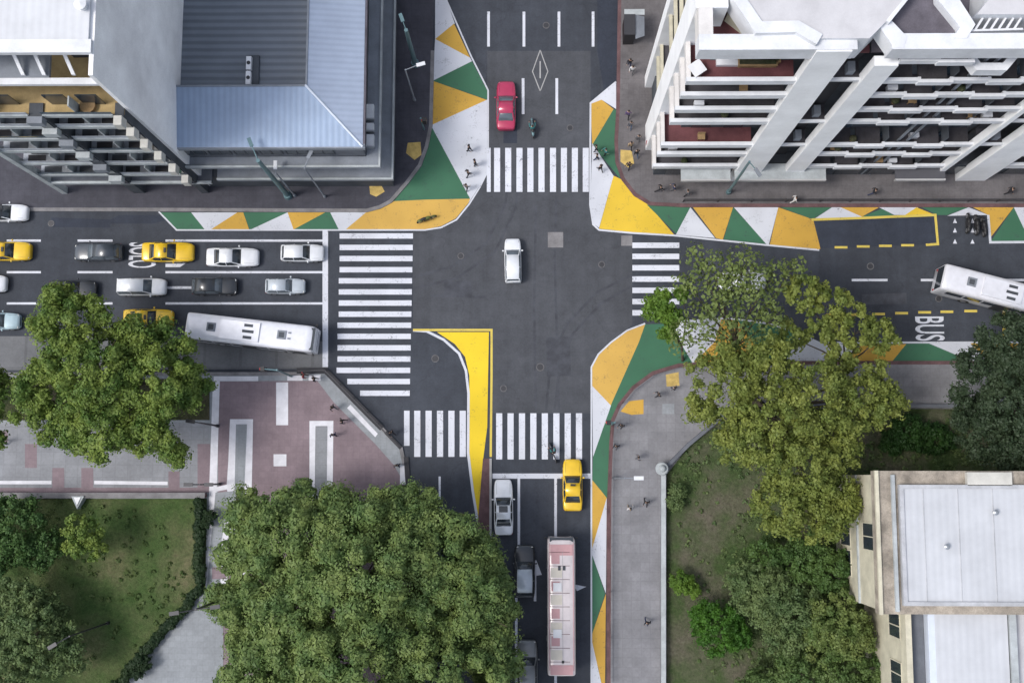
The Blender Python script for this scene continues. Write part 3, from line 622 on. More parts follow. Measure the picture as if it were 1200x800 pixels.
for dy in (.1, 1.35):
    m = MB(); m.box(x-.35, x+.05, y-1.3+dy, y-.2+dy, ZB-.05, ZB+.4, 'pale'); m.tube((x-.15, y-.75+dy, ZB+.4), (x-.15, y-.75+dy, ZB+.43), .16, .16, 'dark', 10); small('roof_air_conditioner', 'white air conditioner unit on the sunken court roof, %s of the stacked pair' % ('upper' if dy > 1 else 'lower'), 'air conditioner', m, 'air conditioners in the court')
m = MB(); x, y = G(201, 88, zi+.4); m.box(x-.35, x+.25, y-.5, y+.5, zi+.02, zi+.5, 'pale'); m.box(x-.37, x+.27, y-.05, y+.05, zi+.02, zi+.52, 'steel'); small('roof_vent_box', 'white vent box at the left rim of the blue metal roof', 'vent', m)
for dv, dl in ((132, 1.3), (150, .7), (166, 1.1)):
    x, y = G(434, dv, 7.5); m = MB(); m.box(x-.3, x+.3, y-dl/2, y+dl/2, 7.2, 7.75, 'white'); m.box(x-.34, x+.34, y-dl/2-.04, y-dl/2+.08, 7.2, 7.8, 'steel'); small('ledge_unit', {132: 'short white unit farthest up on the east ledge of the grey corner building', 150: 'small white unit midway on the east ledge of the grey corner building', 166: 'white unit nearest the corner on the east ledge of the grey building'}[dv], 'air conditioner', m, 'white units on the ledge')

# --- tall apartment block at the far north-west
ZA = 3.7
ax0, ay = G(60, 214, ZA); ax1 = G(248, 214, ZA)[0]; ayb = ay+.2
A = empty('apartment_block', (ax0, ay, 0), 0, 'tall weathered apartment block with rows of narrow balconies and blank white party wall', 'building')
def ap(mb, name): return tp(mb, name, A)
arings = [zfor(ax0, ay, v) for v in (206.5, 193.5, 179, 165, 151, 138)]
zt1 = zfor(ax0, ay+1.0, 100); ztop = zfor(ax0, ay+2.0, 63)
print('block', [round(z, 1) for z in arings], zt1, ztop)
xe = G(201, 174, zfor(ax0, ay+.6, 174))[0]
print('east wall x', xe, 'slab end', ax1, 'corner bldg west', xw)
ydiv = 0; xd0 = G(130, 206.5, arings[0])[0]; xd1 = xd0+1.0
xr = G(165, 165, arings[3])[0]
m = MB(); m.box(ax0+.3, xe-.31, ay+1.0, ay+46, .12, arings[-1]-.03, 'dirty'); m.box(ax0+.3, xe-.31, ay+4.6, ay+46, arings[-1], ztop-3, 'dirty'); ap(m, 'wall')
m = MB(); m.box(xe-.3, xe, ay+.6, ay+46, .12, ztop-.3, 'dirty'); ap(m, 'party_wall')
m = MB(); m.box(ax0-.5, ax0-.01, ay-.1, ay+.5, .12, arings[-1]+.4, 'ledge'); ap(m, 'corner_pier')
m = MB(); m.box(ax0, ax1, ay-.05, ay+1.7, ZA-.3, ZA, 'grey'); m.box(ax0, ax1, ay-.1, ay+.1, ZA-.32, ZA+.12, 'ledge'); ap(m, 'canopy')
for k, z in enumerate(arings):
    for (p0, p1, q) in ((ax0, xd0, 0), (xd1, xr, 1)):
        m = MB(); m.box(p0, p1, ay+.02+.001*k, ay+.16, z-.2, z+.3, 'ledge'); m.box(p0, p1, ay+.16, ay+1.0, z-.18, z-.02, 'balc_pale'); ap(m, 'balcony')
        m = MB(); m.box(p0, p1, ay+.1, ay+.13, z+.3, z+.75, 'glass2' if (k+q) % 3 == 0 else 'balc_pale'); ap(m, 'balcony_railing')
        m = MB(); xm = (p0+p1)/2
        m.box(xm-.05, xm+.05, ay+.17, ay+.9, z, z+2.0, 'ledge'); ap(m, 'balcony_divider')
        for t in (.12, .58): m = MB(); m.box(p0+(p1-p0)*t, p0+(p1-p0)*(t+.3), ay+.92, ay+.999, z, z+2.0, 'glass'); ap(m, 'balcony_door')
        for t in (.05, .55): m = MB(); m.box(p0+(p1-p0)*(t+.02*k), p0+(p1-p0)*(t+.24+.02*k), ay+.2, ay+.85, z-.01, z+.03, 'dark' if (k+q) % 2 else 'greyd'); ap(m, 'balcony_floor')
    for x0, x1, c_ in ((xd0, xd1, 'ledge'), (xr+.1, xe-.32, 'ledge')):
        m = MB(); m.box(x0+.1, x1-.1, ay-.12, ay-.05, z-2.2, z-.5, 'glass'); ap(m, 'bay_window')
m = MB(); m.box(xd0, xd1, ay-.05, ay+1.0, .12, arings[-1]+.2, 'greyd'); ap(m, 'bay_column')
m = MB(); m.box(xr+.1, xe-.32, ay-.05, ay+1.0, .12, arings[-1]+.2, 'greyd'); ap(m, 'bay_column')
for k, z in enumerate(arings):                                  # pale spandrels between the bay windows
    m = MB(); m.box(xr+.15, xe-.33, ay-.75, ay-.06, z-.5, z+.55, 'stone_cap'); ap(m, 'spandrel')
    m = MB(); m.box(xd0-.05, xd1+.05, ay-.55, ay-.06, z-.4, z+.4, 'greyl' if k % 2 else 'ledge'); ap(m, 'spandrel')
z = arings[-1]
m = MB(); m.box(ax0+.3, xe-.31, ay+.17, ay+4.6, z-.01, z+.05, 'tanfloor'); ap(m, 'terrace_floor')
m = MB(); m.box(ax0, xe-.32, ay+1.0, ay+1.45, zt1-.25, zt1+.1, 'white'); m.box(ax0, ax0+9, ay+1.45, ay+4.5, zt1-.25, zt1+.02, 'greyl'); m.box(xe-1.0, xe-.32, ay+1.45, ay+4.5, zt1-.25, zt1+.02, 'greyl'); ap(m, 'terrace_beam')
m = MB(); m.box(ax0+9, xe-1.0, ay+4.4, ay+4.6, z+.05, ztop-3, 'dark'); ap(m, 'terrace_glazing')
m = MB()
for u in (15, 40, 75): x, y = G(u, 85, zt1+1.5); m.add([(x, ay+1.6, zt1+.1), (x+.25, ay+1.6, zt1+.1), (x+.25-1.0, ay+4.4, zt1+1.5), (x-1.0, ay+4.4, zt1+1.5), (x, ay+1.6, zt1+.3), (x+.25, ay+1.6, zt1+.3), (x+.25-1.0, ay+4.4, zt1+1.7), (x-1.0, ay+4.4, zt1+1.7)], [(0, 1, 2, 3), (4, 7, 6, 5), (0, 4, 5, 1), (1, 5, 6, 2), (2, 6, 7, 3), (3, 7, 4, 0)], 'white')
ap(m, 'terrace_braces')
m = MB(); m.box(ax0, xe-.05, ay+2.0, ay+2.9, ztop-.35, ztop+.1, 'white'); ap(m, 'roof_fascia')
m = MB(); m.box(ax0, xe-.3, ay+2.9, ay+46, ztop-.35, ztop-.05, 'roofwhite'); m.box(ax0, xe-.3, ay+4.6, ay+46, ztop-3, ztop-.35, 'dark'); ap(m, 'roof')
m = MB(); x, y = G(97, 8, ztop); m.tube((x, y, ztop-.05), (x, y, ztop+.5), .3, .3, 'pale', 12); m.tube((x, y, ztop+.5), (x, y, ztop+.62), .42, .05, 'pale', 12); small('roof_cowl', 'round white vent cowl on the white roof in the upper left', 'vent', m)
m = MB(); x, y = G(103, 124, z+.3); m.tube((x, y, z+.05), (x, y, z+.4), .55, .5, 'wood', 14); m.tube((x, y, z+.4), (x, y, z+.44), .56, .56, 'wood', 14); small('terrace_tub', 'round brown tub on the tan terrace of the apartment block', 'tub', m)

# --- cream building (south-east)
ZS = 12.7
D0 = G(1029, 556, ZS); dx0 = D0[0]; dyN = D0[1]; dyS = G(1032, 716, ZS)[1]
D = empty('cream_building', (dx0, dyN, 0), 0, 'old cream walled building with weathered parapet and flat white sheet roof', 'building')
def dp(mb, name): return tp(mb, name, D)
xlow = dx0-.9; zc1 = 6.8
m = MB(); m.box(dx0, dx0+34, dyS, dyN, .15, ZS-.9, 'cream'); dp(m, 'wall')
m = MB(); m.box(dx0-.14, dx0, dyS, dyN, zc1, zc1+.22, 'ledge'); dp(m, 'cornice')
m = MB(); m.box(dx0-.3, dx0+1.4, dyS-.2, dyN+.3, ZS-.9, ZS, 'cream_dirty'); m.box(dx0+1.4, dx0+34, dyN-1.0, dyN+.3, ZS-.9, ZS-.003, 'cream_dirty'); m.box(dx0+1.4, dx0+34, dyS-.2, dyS+.9, ZS-.9, ZS-.005, 'cream_dirty')
m.box(dx0-.32, dx0-.05, dyS-.22, dyN+.32, ZS, ZS+.25, 'cream'); m.box(dx0+.9, dx0+1.15, dyS, dyN, ZS, ZS+.3, 'ledge'); dp(m, 'parapet')
rx0, ry0 = G(1056, 570, ZS+.4); ry1 = G(1056, 707, ZS+.4)[1]
m = MB(); m.box(rx0, dx0+34, ry1, ry0, ZS-.6, ZS+.35, 'roofwhite'); dp(m, 'roof')
for q in range(5): m = MB(); x_ = rx0+1.6+q*2.6; m.box(x_, x_+.06, ry1+.1, ry0-.1, ZS+.35, ZS+.385, 'roofedge'); dp(m, 'roof_seam')
for (u_, v_) in ((1108, 640), (1165, 600)):
    x_, y_ = G(u_, v_, ZS+.4); m = MB(); m.tube((x_, y_, ZS+.35), (x_, y_, ZS+.75), .12, .12, 'steel', 10); m.tube((x_, y_, ZS+.75), (x_, y_, ZS+.85), .22, .06, 'steel', 10); dp(m, 'roof_vent')
m = MB(); m.ribbon([(dx0+34, ry0), (rx0, ry0), (rx0, ry1), (dx0+34, ry1)], .3, ZS-.5, ZS+.5, 'roofedge'); dp(m, 'roof_gutter')
m = MB(); x0 = G(1131, 565, ZS)[0]; x1 = G(1183, 565, ZS)[0]; y0 = G(1150, 571, ZS)[1]; m.box(x0, x1, y0+.15, dyN+.2, ZS, ZS+.5, 'stone_cap'); dp(m, 'stair_head')
for v in (628, 665, 590): 
    yy = G(1020, v, 9.3)[1]
    if v == 628: win(D, 0.0, 0, yy-1.0-dyN, yy+1.0-dyN, 8.3, 11.2, 'W', 'cream')
    win(D, 0.0, 0, yy-1-dyN, yy+1-dyN, 1.8, 4.6, 'W', 'cream')
dx2 = G(1066, 760, ZS-1)[0]
m = MB(); m.box(dx2, dx2+34, dyS-30, dyS-.2, .15, ZS-2.2, 'cream'); dp(m, 'rear_wall')
m = MB(); m.box(dx2-.25, dx2+.2, dyS-30, dyS-.22, ZS-2.2, ZS-1, 'cream'); m.box(dx2+.2, dx2+1.4, dyS-30, dyS-.22, ZS-2.3, ZS-1.9, 'grey'); dp(m, 'rear_parapet')
r2x = G(1087, 720, ZS-1)[0]; r2e = G(1180, 720, ZS-1)[0]; r2y = G(1087, 717, ZS-1)[1]
m = MB(); m.box(r2x+.5, r2e, dyS-30, r2y, ZS-2.2, ZS-1, 'roofwhite'); m.box(r2x, r2x+.5, dyS-30, r2y, ZS-2.2, ZS-1.003, 'hip'); dp(m, 'rear_roof')
m = MB(); m.box(r2e+.1, r2e+.6, dyS-30, r2y+.2, ZS-2.2, ZS-.8, 'ledge'); m.box(r2e+.6, dx2+34, dyS-30, r2y+.4, ZS-2.2, ZS-1.6, 'roofgrey'); m.box(dx2+1.4, r2e+.1, r2y+.05, dyS-.2, ZS-2.2, ZS-1.5, 'greyl'); dp(m, 'roof_valley')
for v in (733, 790):
    yy = G(1057, v, 9)[1]; win(D, dx2-dx0, 0, yy-.9-dyN, yy+.9-dyN, 7.0, 9.6, 'W', 'cream')

# ------------------------------------------------------------------ low walls and rails
def wall(name, pts, w_, z1, mt, label, cap=None, cat='wall'):
    m = MB(); m.ribbon(pts, w_, .1, z1, mt)
    if cap: m.ribbon(pts, w_+.12, z1, z1+.08, cap)
    return tag(m.build(name), label, cat)
wall('garden_wall', GL((776, 1200), (776, 556)), .28, .95, 'greyl', 'long pale low wall beside the grey sidewalk, bounding the south-east garden', 'ledge')
wall('garden_wall', GL((781, 546), (806, 521), (850, 484), (900, 476), (2000, 476)), .3, .7, 'grey', 'dark low garden wall running diagonally from the round pillar and then under the trees')
m = MB(); x, y = G(774, 549); m.tube((x, y, .1), (x, y, 1.2), .48, .45, 'greyl', 16); m.tube((x, y, 1.2), (x, y, 1.35), .58, .5, 'ledge', 16); m.ball((x, y, 1.5), .3, .3, .25, 'ledge'); small('gate_pillar', 'round pale stone pillar at the corner of the garden wall', 'pillar', m)
wall('park_wall', GL((-1300, 580), (243, 580)), .35, .75, 'kerb_red', 'low brown wall between the walkway and the park lawn', 'kerb')
m = MB(); x, y = G(96, 585); m.prism([(x-.55, y+.3), (x+.55, y+.3), (x, y-.8)], .1, 1.0, 'ledge'); m.prism([(x-.3, y+.22), (x+.3, y+.22), (x, y-.5)], 1.0, 1.08, 'pale'); small('park_marker', 'small triangular pale stone marker at the park wall', 'marker', m)
def rail(pts, label, h=1.0, mt='darkm', step=1.3, name='guard_rail', base=.12):
    r = empty(name, (*pts[0], 0), 0, label, 'railing')
    off = Vector((pts[0][0], pts[0][1]))
    q = [tuple(Vector(p)-off) for p in pts]
    m = MB()
    for z in (h, h*.55): m.ribbon(q, .07, base+z-.06, base+z, mt)
    m.build('rail', r)
    for i in range(len(q)-1):
        a_, b_ = Vector(q[i]), Vector(q[i+1]); L = (b_-a_).length; n = max(1, int(L/step))
        for k in range(n):
            p = a_.lerp(b_, k/n); pm = MB(); pm.tube((p.x, p.y, base-.02), (p.x, p.y, base+h-.06), .04, .04, mt, 6); pm.build('post', r)
    return r
rail(GL((729, 472), (742, 456.5), (765, 439.5), (795, 430.5), (835, 428)), 'dark curved guard rail round the south-east sidewalk corner', mt='kerb_red')
rail(GL((716, 500), (715, 560), (714.5, 640), (714, 800)), 'straight thin rail on the kerb of the south-east sidewalk', mt='kerb_red', step=3)
rail(GL((352, 436), (382, 434.5), (430, 483), (468, 523)), 'dark guard rail along the cut corner of the pink plaza')
rail(GL((800, 237), (960, 237), (1100, 237), (1300, 237)), 'long dark rail on the kerb in front of the white tower', step=2.5)
m = MB(); m.ribbon(GL((348, 434.5), (382, 434.5), (432, 486), (448, 502)), .5, .128, .14, 'dark'); m.ribbon(GL((452, 506), (470, 525)), .3, .128, .14, 'dark'); m.ribbon(GL((476, 535), (479, 578)), .42, .128, .14, 'dark'); struct(m, 'drain_grating')

# ------------------------------------------------------------------ poles
def lamp_post(u, v, h, label, arm=(1.2, 0), mt='darkm', thick=.09, heads=1, headmt='pale', cat='street lamp', name='street_lamp'):
    x, y = G(u, v); r = empty(name, (x, y, .12), 0, label, cat)
    m = MB(); m.tube((0, 0, 0), (0, 0, h), thick, thick*.7, mt, 8); m.tube((0, 0, 0), (0, 0, .5), thick*1.7, thick*1.5, mt, 8); m.build('pole', r)
    L = Vector(arm)
    for s in ([1] if heads == 1 else [1, -1]):
        e_ = Vector((arm[0]*s, arm[1]*s)); m = MB(); m.tube((0, 0, h-.1), (e_.x, e_.y, h+.25), .05, .04, mt, 6); m.build('arm', r)
        ang = math.atan2(e_.y, e_.x); m = MB(); m.cbox(e_.x*1.2, e_.y*1.2, h+.26, .75, .3, .12, headmt, ang); m.cbox(e_.x*1.2, e_.y*1.2, h+.18, .6, .22, .05, 'lamp', ang); m.build('lamp_head', r)
    return r
lamp_post(258, 567, 6.2, 'dark two-headed lamp post at the foot of the long white plaza band', (.7, 0), heads=2, headmt='darkm')
lamp_post(256, 499, 5.6, 'slim dark lamp post beside the white plaza band near the planting strip', (-.6, .1), headmt='darkm')
lamp_post(275, 696, 11.5, 'tall dark lamp post rising beside the big tree over the park path', (-1.3, -.2), heads=2, thick=.13, headmt='darkm')
lamp_post(128, 729, 8.5, 'dark lamp post standing on the park lawn', (-1, -.6), headmt='darkm')
lamp_post(720, 560, 10.5, 'street lamp with a white head over the grey south-east sidewalk', (.9, .0), mt='greyl', headmt='white')
lamp_post(338, 230, 11.5, 'thick teal pole leaning visually over the ledge of the grey corner building', (-.5, 1.2), mt='teal', thick=.24, headmt='teal', cat='pole', name='utility_pole')
lamp_post(381, 231, 9.5, 'slim grey pole in front of the grey corner building, right of the teal pole', (.4, .9), mt='greyl', headmt='greyl', thick=.08, cat='pole', name='utility_pole')
lamp_post(346, 230, 7.8, 'short pale pole between the teal pole and the slim grey pole', (0, .5), mt='greyl', headmt='white', thick=.08, cat='pole', name='utility_pole')
lamp_post(487, 76, 8.0, 'teal pole on the dark sidewalk east of the grey corner building', (-.3, .8), mt='teal', thick=.24, headmt='teal', cat='pole', name='utility_pole')
lamp_post(486, 118, 7.8, 'street lamp with pale arm on the dark sidewalk below the teal pole', (1.1, .3), mt='greyl', headmt='white')
lamp_post(853, 226, 10, 'blue-grey lamp post in front of the broad pier of the white tower', (.5, -.8), mt='teal', thick=.14, headmt='greyl')
m = None
def traffic_light(u, v, h, arm, label, mt='teal'):
    x, y = G(u, v); r = empty('traffic_light', (x, y, .12), 0, label, 'traffic light')
    m = MB(); m.tube((0, 0, 0), (0, 0, h), .1, .08, mt); m.build('pole', r)
    m = MB(); m.tube((0, 0, h-.15), (arm[0], arm[1], h), .07, .05, mt); m.build('arm', r)
    m = MB(); m.box(arm[0]-.18, arm[0]+.18, arm[1]-.18, arm[1]+.18, h-.95, h+.05, 'black'); s_ = m.build('signal_head', r)
    m = MB(); 
    for k, c_ in enumerate(('red', 'tan', 'teal')): m.box(arm[0]-.25, arm[0]-.181, arm[1]-.1, arm[1]+.1, h-.25-k*.3, h-.07-k*.3, c_)
    m.build('lens', s_)
    return r
traffic_light(342, 441, 6, (-1.2, .1), 'teal traffic light with an arm over the white top edge of the pink plaza')
traffic_light(497, 152, 3.2, (.3, -.1), 'short traffic light by the pointed end of the green paint at the north-west corner')
traffic_light(717, 497, 3.4, (-.5, 0), 'slim traffic light beside the kerb rail at the south-east corner')
# kiosk on the north-east sidewalk
x, y = G(737, 42); r = empty('news_kiosk', (x, y, .12), 0, 'small dark kiosk with pale folding awning on the north-east sidewalk', 'kiosk')
m = MB(); m.box(-.6, .3, -.9, .9, 0, 2.4, 'black'); m.box(-.65, .35, -.95, .95, 2.4, 2.48, 'darkm'); m.build('cabin', r)
m = MB(); m.add([(.36, -1.3, 2.3), (1.2, -.9, 2.0), (1.2, .9, 2.0), (.36, .95, 2.3), (.36, -1.3, 2.36), (1.2, -.9, 2.06), (1.2, .9, 2.06), (.36, .95, 2.36)], [(3, 2, 1, 0), (4, 5, 6, 7), (0, 1, 5, 4), (1, 2, 6, 5), (2, 3, 7, 6), (3, 0, 4, 7)], 'greyl'); m.box(-.6, 1.2, .98, 1.5, 2.2, 2.28, 'ledge'); m.build('awning', r)

# ------------------------------------------------------------------ trees
ICO = []
def ico():
    if not ICO:
        bm = bmesh.new(); bmesh.ops.create_icosphere(bm, subdivisions=3, radius=1); bm.verts.ensure_lookup_table()
        ICO.append((np.array([v.co[:] for v in bm.verts]), np.array([[v.index for v in f.verts] for f in bm.faces], dtype='i4'))); bm.free()
    return ICO[0]
def leaf_mesh(lobes, size, dens, flat=.8, up=.35, core=0.0):
    """many small leaf faces spread through each lobe of the crown, plus a dense rough inner mass"""
    V = []; CV = []; CF = []; off = 0
    iv, fi = ico()
    for (c, r) in lobes:
        tuft = r < 0; r = abs(r); n = max(14 if tuft else 30, int(dens*(1.25 if tuft else .8)*r*r/(size*size)))
        d = rng.normal(size=(n, 3)); d[:, 2] += up; d /= np.linalg.norm(d, axis=1)[:, None]
        d = d[d[:, 2] > -.5]; n = len(d)
        ph = rng.random(6)*6.28
        bump = 1+.12*np.sin(d[:, :1]*6+ph[0])+.12*np.sin(d[:, 1:2]*7+ph[1])+.08*np.sin(d[:, 2:3]*9+ph[2])
        rad = r*(1.04-.32*rng.random(n)**1.6)[:, None]*bump
        p = np.array(c)+d*rad*np.array([1, 1, flat])
        nn = d+rng.normal(size=(n, 3))*.24; nn[:, 2] += .2; nn /= np.linalg.norm(nn, axis=1)[:, None]
        t = np.cross(nn, rng.normal(size=(n, 3))); t /= np.linalg.norm(t, axis=1)[:, None]; b = np.cross(nn, t)
        s = size*(.55+.8*rng.random(n))[:, None]
        q = np.stack([p-t*s*.6, p-b*s*.4+nn*s*.06, p+t*s*.6, p+b*s*.4+nn*s*.06], 1)
        V.append(q.reshape(-1, 3))
        if core and not tuft:
            d = iv; bp_c = 1+.12*np.sin(d[:, :1]*6+ph[0])+.12*np.sin(d[:, 1:2]*7+ph[1])+.08*np.sin(d[:, 2:3]*9+ph[2])
            q = np.array(c)+d*bp_c*r*core*(1+.05*rng.normal(size=(len(iv), 1)))*np.array([1, 1, flat])
            q = q[fi]; q = q+rng.normal(size=(len(fi), 1, 3))*.03*r+rng.normal(size=q.shape)*.02*r   # separate leafy plates
            CV.append(q.reshape(-1, 3)); CF.append(np.arange(len(fi)*3, dtype='i4').reshape(-1, 3)+off); off += len(fi)*3
    V = np.concatenate(V); nf = len(V)//4; loops = np.arange(len(V), dtype='i4'); tot = np.full(nf, 4, 'i4')
    if CV:
        cf = np.concatenate(CF); loops = np.concatenate([loops, (cf+len(V)).ravel().astype('i4')]); tot = np.concatenate([tot, np.full(len(cf), 3, 'i4')]); V = np.concatenate([V]+CV)
    start = np.concatenate([[0], np.cumsum(tot)[:-1]]).astype('i4')
    me = bpy.data.meshes.new('foliage'); me.vertices.add(len(V)); me.vertices.foreach_set('co', V.ravel().astype('f4'))
    me.loops.add(len(loops)); me.loops.foreach_set('vertex_index', loops)
    me.polygons.add(len(tot)); me.polygons.foreach_set('loop_start', start); me.polygons.foreach_set('loop_total', tot.astype('i4'))
    me.update(calc_edges=True); return me
def tree(name, base, blobs, mat, label, group=None, leaf=.34, dens=5.0, lobe=1.1, trunk=.28, spread=1.0, nl=1.0, cat='tree', flat=.8, core=.66):
    """base (u, v); blobs: (u, v, z, r) crown masses; each is broken into leafy lobes over its upper surface"""
    bx, by = G(*base); r = empty(name, (bx, by, .1), 0, label, cat, group); lobes = []; cs = []
    for (u, v, z, rr) in blobs:
        c = P(u, v, z)-Vector((bx, by, .1)); cs.append((c, rr))
        n = max(5, int(nl*3.2*(rr/lobe)**2))
        for i in range(n):
            ct = 1-(i+.5)/n*1.25; ph = i*2.39996+random.random()*.5; st = math.sqrt(max(0, 1-ct*ct)); k = rr*spread*(.72+.4*random.random())
            lr = lobe*(.6+.65*random.random())
            q = c+Vector((st*math.cos(ph)*(k-lr*.5), st*math.sin(ph)*(k-lr*.5), ct*(k*.75-lr*.3)))
            if core: lobes.append(((q.x, q.y, q.z), lr*.78))
            else: lobes.append(((q.x, q.y, q.z), lr))
            if core:
                for _ in range(6):                       # tufts that break up each clump
                    dv = Vector((random.gauss(0, 1), random.gauss(0, 1), random.gauss(.35, .8))).normalized()*lr*random.uniform(.5, .8)
                    lobes.append(((q.x+dv.x, q.y+dv.y, q.z+dv.z*.85), -lr*random.uniform(.3, .52)))
    me = leaf_mesh(lobes, leaf*(.62 if core else .75), dens*.8, flat, core=core); me.materials.append(mat)
    o = bpy.data.objects.new('crown', me); C.objects.link(o); o.parent = r
    m = MB(); top = sum((c for c, _ in cs), Vector())/len(cs); hh = max(.5, min(c.z for c, _ in cs)*.55)
    fork = Vector((top.x*.25, top.y*.25, hh)); m.tube((0, 0, -.1), fork, trunk, trunk*.75, 'bark', 10)
    for c, rr in cs:
        mid = fork.lerp(c, .5)+Vector((random.uniform(-.3, .3), random.uniform(-.3, .3), .4)); m.tube(fork, mid, trunk*.5, trunk*.33, 'bark', 7); m.tube(mid, c+Vector((0, 0, rr*.2)), trunk*.33, trunk*.1, 'bark', 6)
        for _ in range(3):
            d = Vector((random.uniform(-1, 1), random.uniform(-1, 1), random.uniform(0, .7)))*rr*.8; m.tube(c.lerp(mid, .3), c+d, trunk*.16, trunk*.05, 'bark', 5)
    m.build('trunk', r)
    return r
L_big = leafmat('leaves_mid_green', (.1, .165, .055), (.185, .24, .075))
L_west = leafmat('leaves_plane', (.075, .14, .03), (.2, .26, .055)); L_yel = leafmat('leaves_yellow_green', (.115, .155, .035), (.225, .255, .06))
L_olive = leafmat('leaves_olive', (.1, .14, .045), (.17, .215, .065)); L_bright = leafmat('leaves_bright', (.07, .14, .02), (.13, .22, .03))
L_dark = leafmat('leaves_dark', (.03, .05, .026), (.05, .075, .04)); L_grey = leafmat('leaves_grey_green', (.08, .13, .05), (.145, .195, .075)); L_hedge = leafmat('leaves_hedge', (.014, .034, .014), (.03, .055, .02))
mpx = lambda px, z: px*(H-z)/F
big = []
for (u, v, rp, z) in ((420, 680, 88, 10.5), (345, 640, 62, 8.6), (495, 655, 70, 9.6), (400, 600, 34, 8), (455, 607, 42, 8.6), (540, 700, 68, 9), (326, 720, 64, 8.8), (302, 792, 54, 8), (284, 655, 30, 7.2), (272, 700, 26, 7), (410, 790, 90, 10.5), (520, 790, 80, 9.5), (578, 705, 34, 8), (566, 660, 34, 8), (300, 610, 36, 7.5), (350, 592, 30, 7.4), (570, 760, 45, 8), (500, 612, 34, 8.2),(350,850,80,9.5),(470,870,80,9.5),(580,850,40,8)):
    big.append((u, v, z-1.0, mpx(rp, z)))
tree('broad_tree', (440, 700), big, L_big, 'huge round mid-green tree with broccoli-like clumps at the bottom centre', leaf=.27, dens=5.4, lobe=1.6, trunk=.6, nl=1.02, flat=1.0, core=.82)
def blobs(lst): return [(u, v, z, mpx(rp, z)) for (u, v, rp, z) in lst]
tree('plane_tree', (130, 450), blobs([(84, 378, 46, 9.2), (70, 350, 20, 8), (55, 445, 38, 8), (110, 440, 52, 10), (160, 414, 34, 8.5), (150, 392, 24, 8.2), (190, 388, 17, 7.2), (180, 450, 48, 9), (214, 412, 24, 7.5), (222, 450, 30, 7), (120, 500, 42, 8), (175, 510, 36, 7.5), (205, 530, 20, 6.5), (40, 478, 28, 7), (75, 505, 28, 7)]),
     L_west, 'large bright green plane tree overhanging the avenue and park walkway on the left', leaf=.32, dens=4.6, lobe=1.2, trunk=.35, nl=.9, core=.76)
tree('street_tree', (-14, 460), blobs([(-8, 455, 22, 6), (-20, 430, 24, 6.5), (-18, 485, 24, 6), (-2, 515, 10, 4)]), L_west, 'tree cut off by the left edge beside the plane tree', leaf=.38, dens=4, lobe=.8)
tree('street_tree', (880, 470), blobs([(850, 450, 46, 9), (900, 430, 38, 9.5), (905, 490, 54, 10.5), (955, 470, 50, 10), (1005, 470, 40, 9), (1025, 440, 20, 8), (1040, 470, 22, 8.3), (870, 515, 36, 8.5), (940, 545, 46, 9.5), (985, 520, 32, 8.5), (915, 590, 40, 8.5), (955, 600, 38, 8.2), (985, 585, 30, 8), (825, 480, 22, 7.5), (970, 615, 22, 7.5)]),
     L_yel, 'big yellow-green tree of loose tufts beside the round-cornered grey sidewalk', leaf=.34, dens=3.6, lobe=.95, trunk=.32, nl=.8)
tree('street_tree', (985, 445), blobs([(940, 345, 26, 8.5), (975, 355, 24, 8), (1000, 385, 28, 8), (1030, 395, 22, 7.5), (960, 390, 20, 8), (985, 420, 24, 7.5), (925, 395, 20, 8)]), L_yel, 'airy yellow-green tree whose tufts reach over the right-hand avenue lanes', leaf=.38, dens=3.0, lobe=.66, trunk=.2, nl=.55)
tree('street_tree', (858, 425), blobs([(835, 315, 22, 9), (870, 312, 24, 9.5), (905, 325, 22, 9), (845, 350, 26, 9), (885, 352, 26, 9.5), (820, 375, 22, 8.5), (865, 385, 22, 8.5), (905, 375, 20, 8.5), (840, 405, 22, 8), (930, 315, 16, 8.5), (815, 300, 14, 8.5), (885, 410, 18, 8), (808, 335, 20, 8.6), (800, 395, 18, 7.8), (855, 335, 24, 9)]), L_olive, 'sparse olive tree with a see-through crown over the white car', core=0, leaf=.36, dens=3.0, lobe=.7, trunk=.2, nl=.85)
tree('street_tree', (800, 422), blobs([(774, 355, 17, 7.5), (786, 372, 16, 7), (765, 365, 12, 6.8), (782, 392, 12, 6.4), (800, 345, 10, 7.5)]), L_bright, 'small vivid green crown over the end of the right-hand crosswalk', leaf=.32, dens=4, lobe=.6, trunk=.14)
tree('evergreen_tree', (1175, 460), blobs([(1150, 440, 40, 8), (1185, 400, 38, 9), (1190, 470, 46, 9), (1150, 510, 36, 7.5), (1215, 430, 50, 9), (1200, 520, 40, 8), (1135, 480, 22, 6)]), L_dark, 'dark dull evergreen at the right edge above the cream building', leaf=.3, dens=5, lobe=.9, trunk=.3)
# garden shrubs
tree('garden_shrub', (842, 738), blobs([(842, 735, 30, 2.6), (865, 745, 18, 2.4), (822, 720, 16, 2)]), leafmat('leaves_vivid', (.035, .1, .012), (.07, .17, .02)), 'round vivid green shrub in the south-east garden', leaf=.22, dens=5, lobe=.5, trunk=.08, cat='shrub')
tree('garden_tree', (905, 705), blobs([(900, 700, 36, 3.6), (935, 715, 30, 3.4), (875, 685, 26, 3), (920, 745, 26, 3)]), L_grey, 'grey-green tree in the middle of the south-east garden, right of the vivid shrub', leaf=.26, dens=5, lobe=.7, trunk=.12)
tree('garden_tree', (985, 740), blobs([(978, 728, 36, 4.6), (1000, 745, 28, 4), (968, 752, 26, 3.8)]), leafmat('leaves_garden_yellowish', (.085, .14, .04), (.17, .21, .065)), 'rounded tree close to the rear windows of the cream building', leaf=.28, dens=5, lobe=.75, trunk=.14)
